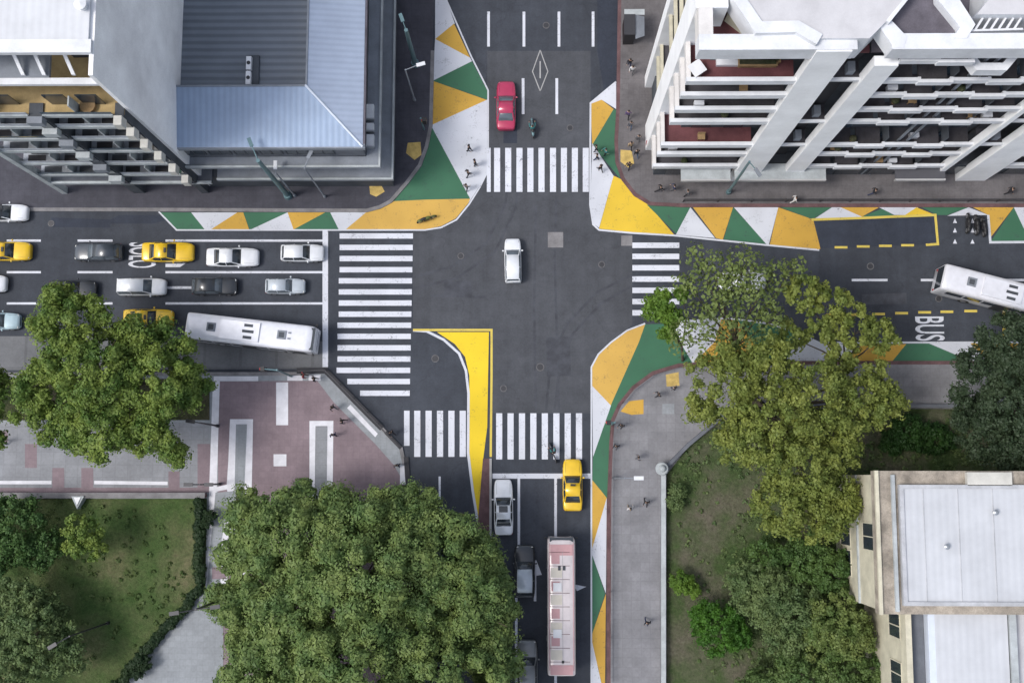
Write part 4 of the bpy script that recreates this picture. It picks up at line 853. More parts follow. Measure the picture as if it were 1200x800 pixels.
tree('garden_tree', (945, 650), blobs([(940, 655, 32, 3), (975, 670, 30, 3.2), (1010, 665, 24, 3), (900, 655, 24, 2.6)]), leafmat('leaves_dark_green', (.055, .11, .03), (.1, .165, .045)), 'low dark green tree between the yellow-green tree and the grey-green ones', leaf=.28, dens=4.5, lobe=.7, trunk=.12)  # dark green is the leaves' own colour
tree('garden_tree', (940, 800), blobs([(935, 795, 34, 3), (990, 800, 36, 3.2), (1030, 790, 28, 3), (890, 810, 28, 2.4)]), leafmat('leaves_garden', (.065, .12, .035), (.12, .175, .055)), 'dull green tree cut by the bottom edge of the garden', leaf=.28, dens=4.5, lobe=.7, trunk=.12)
tree('garden_shrub', (800, 682), blobs([(800, 682, 15, 1.4), (812, 690, 10, 1.2)]), L_bright, 'small green shrub close behind the pale garden wall', leaf=.2, dens=5, lobe=.4, trunk=.05, cat='shrub')
tree('garden_shrub', (790, 590), blobs([(790, 590, 10, 1), (795, 575, 10, 1)]), L_grey, 'little shrub just inside the garden wall near the round pillar', leaf=.2, dens=5, lobe=.4, trunk=.05, cat='shrub')
tree('garden_shrub', (1090, 500), blobs([(1065, 505, 24, 1.4), (1095, 515, 22, 1.2), (1045, 520, 16, 1)]), leafmat('leaves_deep', (.015, .045, .01), (.03, .075, .015)), 'low deep green shrub in the shade north of the cream building', leaf=.22, dens=4, lobe=.5, trunk=.05, cat='shrub')
# park shrubs
tree('park_tree', (45, 745), blobs([(45, 745, 42, 4), (20, 710, 34, 3.8), (75, 765, 30, 3.4), (10, 780, 40, 3.6), (60, 720, 22, 3.2)]), L_grey, 'rounded grey-green tree on the lawn at the lower left', leaf=.3, dens=5, lobe=.75, trunk=.16)
tree('park_tree', (104, 630), blobs([(98, 622, 24, 4), (112, 640, 16, 3.4), (85, 640, 12, 3)]), L_west, 'small yellow-green tree near the park wall', leaf=.3, dens=2.6, lobe=.6, trunk=.1, nl=.7)
tree('park_tree', (20, 630), blobs([(15, 620, 40, 3), (50, 640, 26, 2.6), (-10, 650, 34, 3)]), leafmat('leaves_park_green', (.045, .1, .03), (.08, .145, .04)), 'dark green spreading tree at the left end of the park wall', leaf=.3, dens=3.6, lobe=.8, trunk=.14)  # deeper green as this tree's own leaf colour
# hedge and bushes along the lawn
def hedge(pts, label, name='hedge', w_=1.1, h=.9):
    x0, y0 = pts[0]; r = empty(name, (x0, y0, .12), 0, label, 'hedge'); lobes = []
    for i in range(len(pts)-1):
        a_, b_ = Vector(pts[i]), Vector(pts[i+1]); L = (b_-a_).length
        for k in range(int(L/.35)):
            p = a_.lerp(b_, k*.35/L)-Vector((x0, y0)); lobes.append(((p.x+random.uniform(-.18, .18), p.y+random.uniform(-.18, .18), h*.6), w_*.45))
    me = leaf_mesh(lobes, .16, 7, core=.85); me.materials.append(L_hedge); o = bpy.data.objects.new('foliage', me); C.objects.link(o); o.parent = r
    m = MB()
    for (c, rr) in lobes[::4]: m.tube((c[0], c[1], 0), (c[0], c[1], c[2]), .03, .02, 'bark', 5)
    m.build('stems', r); return r
hedge(GL((237, 590), (236, 690), (140, 800), (60, 895)), 'dark clipped hedge along the path edge of the lawn')
tree('round_bush', (246, 607), blobs([(246, 604, 8, 1), (243, 612, 7, .9)]), L_hedge, 'dark round bush on the path beside the top of the hedge', leaf=.18, dens=5, lobe=.35, trunk=.05, cat='shrub')
tree('round_bush', (168, 777), blobs([(170, 776, 9, 1), (162, 788, 8, .9)]), L_hedge, 'dark round bush bulging from the diagonal hedge near the bottom', leaf=.18, dens=5, lobe=.35, trunk=.05, cat='shrub')
# rough ground cover
def cover(name, poly_uv, n, mat, size=.16):
    us = [p[0] for p in poly_uv]; vs = [p[1] for p in poly_uv]; lob = []
    from mathutils.geometry import intersect_point_tri_2d
    def inside(u, v):
        c_ = False; j = len(poly_uv)-1
        for i in range(len(poly_uv)):
            (a1, b1), (a2, b2) = poly_uv[i], poly_uv[j]
            if (b1 > v) != (b2 > v) and u < (a2-a1)*(v-b1)/(b2-b1)+a1: c_ = not c_
            j = i
        return c_
    cl = [(random.uniform(min(us), max(us)), random.uniform(min(vs), max(vs)), random.uniform(8, 30)) for _ in range(46)]
    while len(lob) < n:
        a_ = random.choice(cl); u = random.gauss(a_[0], a_[2]); v = random.gauss(a_[1], a_[2])
        if inside(u, v): x, y = G(u, v); lob.append(((x, y, .2), random.uniform(.1, .3)))
    me = leaf_mesh(lob, size, .5, .6); me.materials.append(mat); o = bpy.data.objects.new(name, me); C.objects.link(o)
    return tag(o, kind='stuff')
tag(cover('ground_cover', [(782, 560), (806, 528), (850, 492), (1020, 484), (1200, 484), (1200, 545), (1000, 560), (1000, 820), (782, 820)], 900, L_grey), 'rough weeds and leaf litter covering the garden ground', 'ground cover')
tag(cover('lawn_tufts', [(0, 588), (232, 588), (232, 690), (135, 800), (0, 800)], 140, leafmat('leaves_lawn', (.06, .11, .03), (.11, .15, .05))), 'uneven tufts of grass on the park lawn', 'grass')

# ------------------------------------------------------------------ vehicles
def loft(mb, st, mt, segs=None):
    """st: list of (x, [(y, z), ...]) half sections from bottom to centre top; mirrored"""
    rows = []
    for x, sec in st:
        full = [(x, y, z) for y, z in sec]+[(x, -y, z) for y, z in sec[::-1][1:]]; rows.append(full)
    n = len(rows[0]); vs = [p for r in rows for p in r]; fs = []
    for i in range(len(rows)-1):
        for j in range(n-1): a_ = i*n+j; fs.append((a_, a_+1, a_+n+1, a_+n))
    fs = [f[::-1] for f in fs]
    fs.append(tuple(range(n))); fs.append(tuple(range(len(vs)-1, len(vs)-1-n, -1)))
    mb.add(vs, fs, mt, True)
def car(u, v, ang, label, colour, L=4.5, W=1.78, Hh=1.45, kind='sedan', group=None, glass_='carglass', name=None, sun_roof=False, roofc=None, cat='car'):
    x, y = G(u, v, .8); r = empty(name or ('taxi' if cat == 'taxi' else 'parked_car'), (x, y, .0), R_(ang), label, cat, group)
    r.name = name or {'taxi': 'taxi', 'van': 'van'}.get(cat, 'car')
    h = L/2; w2 = W/2; zb = .82
    # body shell: x stations (fraction of half length), half width factor, top height
    if kind == 'sedan': prof = [(-1, .74, .72), (-.975, .86, .86), (-.9, .94, .92), (-.7, .98, .94), (-.45, 1, .93), (0, 1, .92), (.35, 1, .91), (.55, .99, .88), (.78, .95, .82), (.92, .86, .74), (.985, .74, .64), (1, .66, .56)]
    elif kind == 'van': prof = [(-1, .86, .9), (-.97, .94, .98), (-.8, .98, 1.0), (-.3, 1, 1.0), (.2, 1, .98), (.45, 1, .97), (.65, .98, .94), (.85, .93, .88), (.96, .84, .78), (1, .72, .66)]
    else: prof = [(-1, .8, .84), (-.97, .9, .92), (-.85, .97, .94), (-.4, 1, .93), (.1, 1, .92), (.45, 1, .9), (.7, .96, .84), (.9, .87, .76), (.98, .75, .64), (1, .66, .56)]
    st = [(f*h, [(w2*k*.92, .22), (w2*k*.99, .34), (w2*k, .55), (w2*k*.985, zt-.16), (w2*k*.94, zt-.03), (w2*k*.8, zt), (0, zt+.035)]) for f, k, zt in prof]
    m = MB(); loft(m, st, colour); m.build('body', r)
    g0, g1, r0, r1 = {'sedan': (-.70, .36, -.42, .06), 'van': (-.97, .5, -.9, .18), 'hatch': (-.95, .38, -.78, .08)}[kind]
    zt = Hh-.04; base = .9
    m = MB()                                                     # glasshouse
    loft(m, [(g0*h, [(w2*.74, base), (w2*.72, base+.01), (w2*.6, base+.02), (0, base+.03)]), ((g0*.35+r0*.65)*h, [(w2*.88, base), (w2*.8, base+.3), (w2*.7, zt-.2), (0, zt-.16)]), (r0*h, [(w2*.92, base), (w2*.84, base+.3), (w2*.72, zt-.03), (0, zt)]),
             (r1*h, [(w2*.93, base), (w2*.85, base+.3), (w2*.72, zt-.03), (0, zt)]), ((g1*.35+r1*.65)*h, [(w2*.91, base), (w2*.84, base+.26), (w2*.76, base+.36), (0, base+.42)]), (g1*h, [(w2*.84, base-.02), (w2*.82, base-.01), (w2*.76, base), (0, base+.04)])], glass_)
    m.build('windows', r)
    m = MB(); rc = roofc or colour
    loft(m, [(r0*h-.02, [(w2*.72, zt-.05), (w2*.73, zt-.02), (w2*.66, zt+.015), (0, zt+.035)]), ((r0+r1)/2*h, [(w2*.76, zt-.06), (w2*.765, zt-.02), (w2*.69, zt+.03), (0, zt+.06)]), (r1*h+.03, [(w2*.72, zt-.05), (w2*.73, zt-.02), (w2*.66, zt+.01), (0, zt+.03)])], rc)
    ro = m.build('roof', r)
    if sun_roof: m = MB(); m.cbox(((r0+r1)/2+.12)*h, 0, zt+.062, .55, .75, .02, 'carglass'); m.build('sunroof', ro)
    for s in (-1, 1):                                            # pillars
        m = MB()
        m.tube((r1*h, s*w2*.71, zt-.02), (g1*h, s*w2*.84, base), .045, .05, colour, 6); m.tube((r0*h, s*w2*.71, zt-.02), ((g0*.8+r0*.2)*h, s*w2*.8, base), .06, .08, colour, 6)
        xm = (r0+r1)/2*h; m.tube((xm, s*w2*.755, zt-.04), (xm, s*w2*.935, base), .035, .045, colour, 6); m.build('pillar', r)
        m = MB(); m.ball(((g1-.08)*h, s*(w2+.09), .98), .08, .11, .08, colour, 8, 5); m.build('mirror', r)
        m = MB(); m.ball((h*.9, s*w2*.66, .66), .13, .16, .07, 'lamp', 8, 5); m.build('headlight', r)
        m = MB(); m.ball((-h*.95, s*w2*.74, .76), .07, .15, .08, 'red', 8, 5); m.build('taillight', r)
        for fx in (-.6, .62):
            m = MB(); m.tube((fx*h, s*(w2-.2), .32), (fx*h, s*(w2-.005), .32), .32, .32, 'tyre', 16); wo = m.build('wheel', r)
            m = MB(); m.tube((fx*h, s*(w2-.02), .32), (fx*h, s*(w2+.008), .32), .19, .17, 'rim', 12); m.build('rim', wo)
    m = MB(); m.cbox(0, 0, .27, L*.9, W*.93, .2, 'black'); m.build('underbody', r)
    m = MB(); m.cbox(h*.985, 0, .48, .06, W*.5, .16, 'black'); m.build('grille', r)
    # panel gaps on bonnet and boot
    m = MB(); xg = (g1+.05)*h
    for s in (-1, 1): m.cbox(xg+(h*.93-xg)/2, s*w2*.7, .9, (h*.93-xg)*.8, .012, .01, 'black')
    m.build('bonnet_seam', r)
    if cat == 'taxi': m = MB(); m.cbox(.0*h, 0, zt+.13, .18, .42, .14, 'black'); m.build('roof_sign', r)
    return r
cW = carpaint('paint_car_white', (.75, .77, .8)); cY = carpaint('paint_taxi_yellow', (.78, .5, .02)); cR = carpaint('paint_car_red', (.42, .03, .09)); cK = carpaint('paint_car_black', (.03, .034, .04)); cB = carpaint('paint_car_slate', (.05, .06, .075)); cLB = carpaint('paint_car_light_blue', (.42, .55, .6)); cSil = carpaint('paint_car_silver', (.5, .55, .6)); cGr = carpaint('paint_car_grey', (.09, .09, .1))
car(593, 123, 90, 'red car heading north in the left lane above the top crosswalk', cR, 4.5, 1.75, kind='sedan', glass_='cargrey')
car(601, 305, 91, 'white car alone in the middle of the crossing', cW, 3.95, 1.5, kind='van', glass_='cargrey')
car(671, 568, 90, 'yellow taxi stopped across the southern stop line', cY, 4.45, 1.72, cat='taxi')
car(590, 594, 91, 'white sedan with sunroof at the southern stop line beside the island', cW, 4.75, 1.66, sun_roof=True)
car(615, 669, 90, 'black car with a shine painted as a pale roof, half under the big tree', cK, 4.4, 1.75, kind='hatch', roofc=cSil)  # silver roof colour stands in for a spot of shine
car(618, 781, 90, 'grey car at the bottom edge beside the big tree', carpaint('paint_car_mid_grey', (.2, .21, .215)), 4.4, 1.75, kind='hatch')
car(4, 249, 0, 'white car with black roof alone in the top lane at the left edge', cW, 4.2, 1.55, kind='sedan', roofc=cK)
car(7, 294, 0, 'yellow taxi cut by the left edge of the photo', cY, 4.3, 1.7, cat='taxi')
car(114, 295, 180, 'dark slate car between the left-edge taxi and the other taxi', cB, 4.3, 1.55, kind='hatch', glass_='cargrey')
car(196, 295, 0, 'yellow taxi on the white lane lettering between the slate car and a white sedan', cY, 4.6, 1.78, cat='taxi')
car(272, 301, 0, 'white sedan directly ahead of the taxi in the upper lane', cW, 4.65, 1.7)
car(354, 296, 0, 'white hatchback first at the vertical stop line in the upper lane', cW, 3.8, 1.55, kind='hatch')
car(166, 336, 0, 'white van-like car in the second lane behind the black car', cW, 4.2, 1.55, Hh=1.7, kind='van', glass_='cargrey')
car(251, 335, 0, 'black car in the second lane between two pale cars', cK, 4.0, 1.55, kind='hatch', glass_='cargrey')
car(334, 335, 0, 'small pale blue-white car first in the second lane', cSil, 3.5, 1.38, Hh=1.4, kind='hatch', glass_='cargrey')
car(-22, 332, 0, 'white car mostly outside the left edge in the second lane', cW, 4.3, 1.6)
car(-4, 376, 0, 'light blue car at the left edge in the third lane', cLB, 4.0, 1.5, kind='hatch', glass_='cargrey')
car(173, 373, 0, 'yellow taxi half hidden under the plane tree behind the white bus', cY, 4.4, 1.7, cat='taxi')
car(84, 339, 0, 'dark car mostly hidden by the top of the plane tree', cK, 4.2, 1.6)
car(870, 329, 0, 'white car seen through the sparse olive tree', cW, 4.2, 1.6, kind='sedan')

def bus(u, v, ang, label, body, L=12.0, W=2.5, Hh=3.05, rooftop='plain'):
    x, y = G(u, v, 2.9); r = empty('bus', (x, y, 0), R_(ang), label, 'bus'); h = L/2; w2 = W/2
    def sec(k, top): return [(w2*k*.97, .35), (w2*k, .6), (w2*k, top-.35), (w2*k*.96, top-.1), (w2*k*.84, top-.01), (w2*k*.5, top+.03), (0, top+.04)]
    m = MB(); loft(m, [(-h, sec(.93, Hh-.12)), (-h+.12, sec(.99, Hh-.02)), (-h+.5, sec(1, Hh)), (0, sec(1, Hh)), (h-.7, sec(1, Hh)), (h-.22, sec(.98, Hh-.06)), (h, sec(.9, Hh-.3))], body); m.build('body', r)
    m = MB(); m.add([(h+.012, -w2*.82, 1.25), (h+.012, w2*.82, 1.25), (h-.1, w2*.84, Hh-.26), (h-.1, -w2*.84, Hh-.26), (h-.26, -w2*.8, Hh-.06), (h-.26, w2*.8, Hh-.06)], [(0, 1, 2, 3), (3, 2, 5, 4)], 'carglass'); m.cbox(h-.16, 0, Hh-.1, .34, W*.84, .1, 'carglass'); m.build('windshield', r)
    m = MB(); m.cbox(-h-.012, 0, 1.95, .03, W*.84, 1.5, 'carglass'); m.build('rear_window', r)
    for s in (-1, 1):
        for k in range(6): m = MB(); m.cbox(-h+1.5+k*1.62, s*(w2+.008), 2.0, 1.45, .02, .85, 'carglass'); m.build('side_window', r)
        m = MB(); m.cbox(h-.05, s*(w2+.14), 2.2, .12, .18, .36, 'black'); m.tube((h-.1, s*w2*.95, 2.5), (h-.05, s*(w2+.14), 2.35), .02, .02, 'black', 5); m.build('mirror', r)
        m = MB(); m.ball((h-.05, s*w2*.7, .7), .08, .17, .11, 'lamp', 8, 5); m.build('headlight', r)
        m = MB(); m.ball((-h, s*w2*.78, .9), .05, .1, .18, 'red', 8, 5); m.build('taillight', r)
        for fx in (-.52, .56): 
            m = MB(); m.tube((fx*h, s*(w2-.32), .5), (fx*h, s*(w2+.01), .5), .5, .5, 'tyre', 18); wo = m.build('wheel', r)
            m = MB(); m.tube((fx*h, s*(w2-.02), .5), (fx*h, s*(w2+.03), .5), .28, .24, 'rim', 12); m.build('rim', wo)
    m = MB(); m.cbox(h-1.4, -(w2+.01), 1.4, 1.1, .03, 2.1, 'darkm'); m.cbox(-.3, -(w2+.012), 1.4, 1.2, .03, 2.1, 'darkm'); m.build('door', r)
    if rooftop == 'vents':
        m = MB(); m.cbox(-h*.15, 0, Hh+.1, 3.4, W*.72, .16, body); m.build('air_conditioning_unit', r)
        for k, (ww, yy) in enumerate(((.75, .52), (1.0, 0), (.75, -.52))): m = MB(); m.cbox(-h*.02, yy, Hh+.19, ww, .24, .03, 'greyd'); m.build('vent', r)
        for fx in (-.6, .5): 
            m = MB(); m.cbox(fx*h, .05, Hh+.09, .75, .75, .1, 'greyl'); ho = m.build('roof_hatch', r); m = MB(); m.cbox(fx*h, .05, Hh+.15, .45, .45, .03, 'greyd'); m.build('hatch_handle', ho)
        m = MB(); m.cbox(h*.62, .3, Hh+.07, .25, .14, .05, 'greyl'); m.cbox(h*.62, -.2, Hh+.07, .25, .14, .05, 'greyl'); m.build('aerial', r)
    else:
        m = MB()
        for k in range(9): m.cbox(-h+1.15+k*1.12, .15, Hh+.045, .035, W*.72, .03, 'kerb_red')
        m.cbox(-.2, -.1, Hh+.05, 9.4, .03, .03, 'kerb_light'); m.build('roof_ribs', r)
        for k in range(8): m = MB(); m.cbox(-h+1.71+k*1.12, .5 if k % 2 else .42, Hh+.035, .8, W*(.3 if k % 2 else .4), .03, 'bus_pink' if k % 2 else 'bus_cream'); m.build('roof_panel', r)
        for yy in (-1.0, 1.0): m = MB(); m.cbox(0, yy, Hh-.02, 10.4, .07, .05, 'bus_pink'); m.build('roof_stripe', r)
        m = MB(); m.cbox(h-1.0, 0, Hh+.035, .9, W*.8, .05, 'bus_pink'); m.cbox(-h+.5, 0, Hh+.03, .8, W*.8, .05, 'bus_pink'); m.build('roof_cowl', r)
        for yy in (-.22, .18): m = MB(); m.cbox(h-2.5, yy, Hh+.07, .35, .22, .08, 'greyd'); m.build('vent', r)
        m = MB(); m.cbox(-h+1.15, -.1, Hh+.08, .2, .2, .1, 'black'); m.build('aerial', r)
        for k in (-2.2, 1.6): m = MB(); m.cbox(k, .35, Hh+.09, .7, .7, .08, 'pale'); m.build('roof_hatch', r)
    return r
M['bus_pink'] = plain('bus_pale_pink', (.46, .27, .28), .45); M['bus_cream'] = plain('bus_cream', (.56, .52, .45), .45)
cBW = carpaint('paint_bus_white', (.74, .75, .8)); cBP = carpaint('paint_bus_rose_white', (.64, .58, .58))
bus(293, 389, -6.5, 'white bus angled in the kerb lane beside the plaza, at the stop line', cBW, 11.2, 2.3, rooftop='vents')
bus(1186, 344, -15, 'white bus pulling out at the right edge of the photo', cBW, 12, 2.3, rooftop='vents')
bus(658, 710, 90, 'pinkish white bus with ribbed roof waiting behind the yellow taxi', cBP, 11.3, 2.35, rooftop='ribs')

# ------------------------------------------------------------------ people
def skin_mesh(nodes_, edges, mats_fn, name):
    me = bpy.data.meshes.new(name); me.from_pydata([n[0] for n in nodes_], edges, []); o = bpy.data.objects.new(name, me); C.objects.link(o)
    o.modifiers.new('s', 'SKIN'); sv = me.skin_vertices[0].data
    for i, n in enumerate(nodes_): sv[i].radius = (n[1], n[2] if len(n) > 2 else n[1])
    sv[0].use_root = True
    ss = o.modifiers.new('u', 'SUBSURF'); ss.levels = 1; ss.render_levels = 1
    bpy.context.view_layer.update(); out = bpy.data.meshes.new_from_object(o.evaluated_get(bpy.context.evaluated_depsgraph_get())); bpy.data.objects.remove(o)
    return out
SKIN = plain('skin', (.45, .28, .2), .6); HAIR = plain('dark_hair', (.03, .022, .018), .7)
_pc = {}
def person(u, v, ang, label, top, legs, stride=.25, arm=.2, z=.12, seated=False, hair=True):
    x, y = G(u, v); r = empty('person', (x, y, z), R_(ang), label, 'person')
    key = (stride, arm, seated, top.name, legs.name)
    if key not in _pc:
        st = stride; hz = .93 if not seated else .78; sh = hz+.5
        N = [((0, 0, hz), .13, .16), ((0, 0, hz+.22), .115, .14), ((.01, 0, sh-.05), .12, .17), ((.02, 0, sh+.07), .055), ((.03, 0, sh+.16), .075), ((.035, 0, sh+.27), .095), ((.03, 0, sh+.33), .06)]
        E = [(0, 1), (1, 2), (2, 3), (3, 4), (4, 5), (5, 6)]
        for s in (-1, 1):
            b_ = len(N); f = s*st
            if not seated: N += [((0, s*.09, hz-.08), .095), ((f*.45+.04, s*.1, .5), .065), ((f-.03, s*.1, .1), .042), ((f+.12, s*.11, .035), .038)]
            else: N += [((.05, s*.12, hz-.05), .095), ((.38, s*.2, hz-.12), .07), ((.2, s*.22, .34), .045), ((.32, s*.22, .28), .04)]
            E += [(0, b_), (b_, b_+1), (b_+1, b_+2), (b_+2, b_+3)]
            c_ = len(N); q = -s*arm
            if not seated: N += [((.01, s*.19, sh-.03), .06), ((q*.5-.02, s*.25, sh-.3), .042), ((q+.05, s*.25, sh-.54), .03), ((q+.08, s*.245, sh-.6), .03)]
            else: N += [((.03, s*.19, sh-.03), .06), ((.25, s*.27, sh-.22), .042), ((.48, s*.26, sh-.24), .03), ((.54, s*.26, sh-.24), .03)]
            E += [(2, c_), (c_, c_+1), (c_+1, c_+2), (c_+2, c_+3)]
        me = skin_mesh(N, E, None, 'person_body')
        # face, ears and fingers
        bm = bmesh.new(); bm.from_mesh(me)
        def cone(a_, d, r0, r1, L):
            q_ = Vector(d).normalized().to_track_quat('Z', 'Y').to_matrix().to_4x4(); bmesh.ops.create_cone(bm, cap_ends=True, segments=6, radius1=r0, radius2=r1, depth=L, matrix=Matrix.Translation(Vector(a_)+Vector(d).normalized()*L/2) @ q_)
        hd = (.035, 0, sh+.25)
        cone((hd[0]+.085, 0, hd[2]-.02), (1, 0, -.35), .018, .008, .035)
        for s in (-1, 1):
            bmesh.ops.create_icosphere(bm, subdivisions=1, radius=.022, matrix=Matrix.Translation((hd[0], s*.095, hd[2]-.01)))
            hp = Vector(N[-1][0]) if s == 1 else Vector(N[14][0]); d0 = Vector((0, 0, -1)) if not seated else Vector((1, 0, 0)); sd_ = Vector((1, 0, 0)) if not seated else Vector((0, 1, 0))
            for k in range(4): cone(hp+d0*.02+sd_*(k-1.5)*.019, d0+sd_*.05*(k-1.5), .009, .006, (.06, .075, .07, .055)[k])
            cone(hp-d0*.01+sd_*.03, d0*.5+sd_, .01, .007, .05)
        bm.to_mesh(me); bm.free()
        for m_ in (SKIN, top, legs, M['black'], HAIR): me.materials.append(m_)
        for p in me.polygons:
            c_ = p.center; k = 0
            if c_.z < .08 or (seated and c_.z < .36): k = 3
            elif c_.z < hz+.03 and abs(c_.y) < .185+(.2 if seated else 0): k = 2
            elif c_.z < sh+.045: k = 1
            elif c_.z > sh+.3 or (c_.x < .02 and c_.z > sh+.16): k = 4
            if (not seated) and abs(c_.y) > .2 and c_.z < sh-.5: k = 0
            if seated and c_.x > .5: k = 0
            p.material_index = k; p.use_smooth = True
        hm = MB(); hm.ball((.015, 0, sh+.29), .105, .1, .1, HAIR, 10, 6); ho = hm.build('hair'); hme = ho.data; bpy.data.objects.remove(ho)
        _pc[key] = (me, hme)
    me, hme = _pc[key]
    o = bpy.data.objects.new('body', me); C.objects.link(o); o.parent = r; o2 = bpy.data.objects.new('hair', hme); C.objects.link(o2); o2.parent = r
    return r
CL = {n: plain('cloth_'+n, c, .9) for n, c in dict(black=(.02, .02, .025), navy=(.03, .04, .09), grey=(.12, .12, .13), white=(.6, .6, .6), red=(.3, .04, .05), denim=(.06, .09, .15), tan=(.3, .22, .14), teal=(.05, .2, .2), purple=(.1, .07, .16)).items()}
for (u, v, a_, t_, l_, st, lab, zz) in (
 (550, 177, -20, 'black', 'black', .2, 'person in black, topmost of the four on the white paint by the top crosswalk', 0),
 (557, 194, 0, 'black', 'grey', .1, 'person in black standing nearest the left end of the top crosswalk', 0),
 (549, 206, 30, 'black', 'black', .25, 'person in black third down on the white paint left of the top crosswalk', 0),
 (547, 222, 60, 'grey', 'black', .2, 'person in grey at the lower tip of the white paint beside the green', 0),
 (698, 177, 180, 'black', 'black', .1, 'person in black, upper one at the right end of the top crosswalk', 0),
 (699, 187, 170, 'black', 'navy', .2, 'person in black just below another at the right end of the top crosswalk', 0),
 (703, 200, 120, 'black', 'grey', .3, 'person in black, lowest of three on the white paint right of the top crosswalk', 0),
 (709, 181, 200, 'teal', 'black', .1, 'person in dark teal standing on the green paint at the north-east corner', 0),
 (736, 197, 250, 'black', 'black', .2, 'person in black at the lower edge of the tan patch on the north-east sidewalk', .12),
 (745, 183, 100, 'black', 'denim', .3, 'person in black right of the tan patch on the north-east sidewalk', .12),
 (738, 174, 90, 'tan', 'black', .3, 'person in brown just above the tan patch on the north-east sidewalk', .12),
 (759, 170, 270, 'red', 'black', .3, 'person in dark red close to the white tower wall', .12),
 (747, 166, 80, 'grey', 'grey', .1, 'person in grey between the tan patch and the white tower', .12),
 (735, 138, 80, 'purple', 'black', .3, 'person in purple walking on the north-east sidewalk beside the orange paint', .12),
 (738, 150, 260, 'grey', 'denim', .2, 'person in grey and denim just below the purple-clad walker', .12),
 (737, 78, 260, 'black', 'navy', .2, 'person in black below the kiosk on the north-east sidewalk', .12),
 (740, 86, 260, 'white', 'grey', .2, 'person in white below the kiosk', .12),
 (772, 224, 0, 'black', 'black', .4, 'person in black on the curved sidewalk in front of the white tower, left of another', .12),
 (788, 223, 180, 'navy', 'grey', .2, 'person in navy on the sidewalk in front of the white tower', .12),
 (803, 229, 20, 'grey', 'black', .2, 'person in grey at the start of the long kerb rail', .12),
 (1178, 227, 0, 'black', 'black', .2, 'person in black on the far right sidewalk below the tower', .12),
 (1020, 228, 0, 'black', 'navy', .3, 'person in black and navy near the middle of the tower sidewalk', .12),
 (928, 237, 0, 'white', 'white', .2, 'person all in white at the rail above the green triangle', .12),
 (770, 463, 200, 'black', 'black', .2, 'person in black on the round grey sidewalk corner', .12),
 (788, 456, 100, 'grey', 'black', .1, 'person in grey just below the yellow ramp square', .12),
 (727, 499, 250, 'black', 'black', .15, 'person in black below the ochre ramp patch', .12),
 (721, 523, 260, 'black', 'grey', .2, 'person in black by the rail level with the crosswalk bottom', .12),
 (746, 536, 0, 'grey', 'grey', .1, 'person in grey in the middle of the south-east sidewalk', .12),
 (756, 588, 270, 'black', 'black', .35, 'person in black striding beside the pale garden wall', .12),
 (757, 727, 270, 'black', 'navy', .3, 'person in black low on the grey sidewalk near the bottom', .12),
 (737, 595, 90, 'white', 'tan', .2, 'person in white on the grey sidewalk below the street lamp', .12),
 (392, 478, 320, 'black', 'grey', .3, 'person in black, uppermost of three on the pink plaza', .12),
 (403, 494, 10, 'black', 'black', .3, 'person in black in the middle of three on the pink plaza', .12),
 (393, 510, 100, 'navy', 'black', .1, 'person in navy at the edge of the framed grey plaza strip', .12),
 (460, 507, 310, 'black', 'black', .3, 'person in black at the lower end of the diagonal rail', .12),
 (467, 545, 270, 'black', 'navy', .1, 'person in black by the short white band at the plaza edge', .12),
 (358, 441, 0, 'red', 'black', .2, 'person in dark red on the white top edge of the plaza', .12),
 (371, 445, 180, 'black', 'grey', .2, 'person in black and grey at the top right of the plaza', .12),
 (8, 518, 90, 'black', 'navy', .2, 'person in black on the park walkway at the left edge', .12)):
    person(u, v, a_, lab, CL[t_], CL[l_], st, .2, zz)

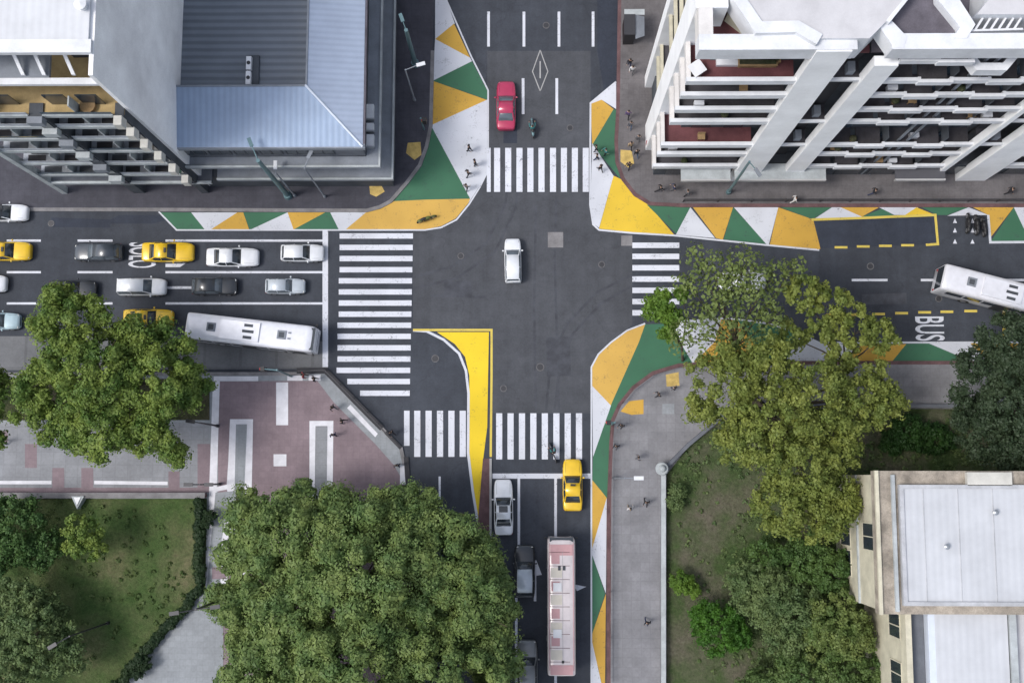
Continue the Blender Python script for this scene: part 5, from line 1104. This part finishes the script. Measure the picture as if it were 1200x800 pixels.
def motorcycle(u, v, ang, label, col, cat='motorcycle', name='motorcycle', thin=False):
    x, y = G(u, v); r = empty(name, (x, y, 0), R_(ang), label, cat); w_ = .05 if thin else .1; rr = .33 if thin else .3
    for fx in (-.62, .68):
        m = MB(); m.tube((fx, -w_/2, rr), (fx, w_/2, rr), rr, rr, 'tyre', 18); wo = m.build('wheel', r); m = MB(); m.tube((fx, -w_*.7, rr), (fx, w_*.7, rr), .18, .18, 'rim', 12); m.build('rim', wo)
    m = MB()
    if thin:
        for a_, b_ in (((-.62, 0, .33), (-.15, 0, .8)), ((-.62, 0, .33), (0, 0, .32)), ((0, 0, .32), (-.15, 0, .85)), ((0, 0, .32), (.5, 0, .85)), ((-.13, 0, .8), (.5, 0, .88))): m.tube(a_, b_, .02, .02, col, 6)
    else:
        m.ball((.12, 0, .72), .36, .16, .17, col); m.ball((-.5, 0, .72), .36, .14, .12, col); m.cbox(0, 0, .4, .55, .26, .36, 'darkm'); m.ball((.68, 0, .62), .25, .09, .08, col)
    m.build('frame', r)
    m = MB(); m.ball((-.25, 0, .86), .3 if not thin else .13, .13 if not thin else .07, .06, 'black'); m.build('seat', r)
    m = MB(); m.tube((.5, -.36, 1.0), (.5, .36, 1.0), .02, .02, 'black', 6); m.tube((.5, 0, 1.0), (.68, 0, .33), .03, .03, 'steel', 6); m.build('handlebar', r)
    return r
motorcycle(624, 152, 95, 'teal motorcycle heading north beside the red car, ridden', 'teal')
person(624, 154, 95, 'seated rider in dark teal on the motorcycle beside the red car', CL['teal'], CL['black'], 0, 0, 0, True)
motorcycle(648, 531, 110, 'dark bicycle on the bottom crosswalk ahead of the yellow taxi', 'black', 'bicycle', 'bicycle', True)
person(648.5, 531, 110, 'cyclist in black and teal riding over the bottom crosswalk', CL['black'], CL['teal'], 0, 0, .08, True)
for i, (u, v) in enumerate(((1132, 263), (1142, 265), (1150, 267))): motorcycle(u, v, 86+i*5, ('dark motorcycle parked first from the left', 'dark motorcycle parked second from the left', 'dark motorcycle parked third from the left')[i]+' in the marked bay by the tower', 'black', name='motorcycle')['group'] = 'motorcycles in the parking bay'
motorcycle(500, 258, 20, 'small olive scooter parked on the yellow paint at the north-west corner', plain('olive_paint', (.1, .12, .03)))
for o in bpy.data.objects:
    if o.name.startswith('t.'): bpy.data.objects.remove(o)
bpy.context.view_layer.update()
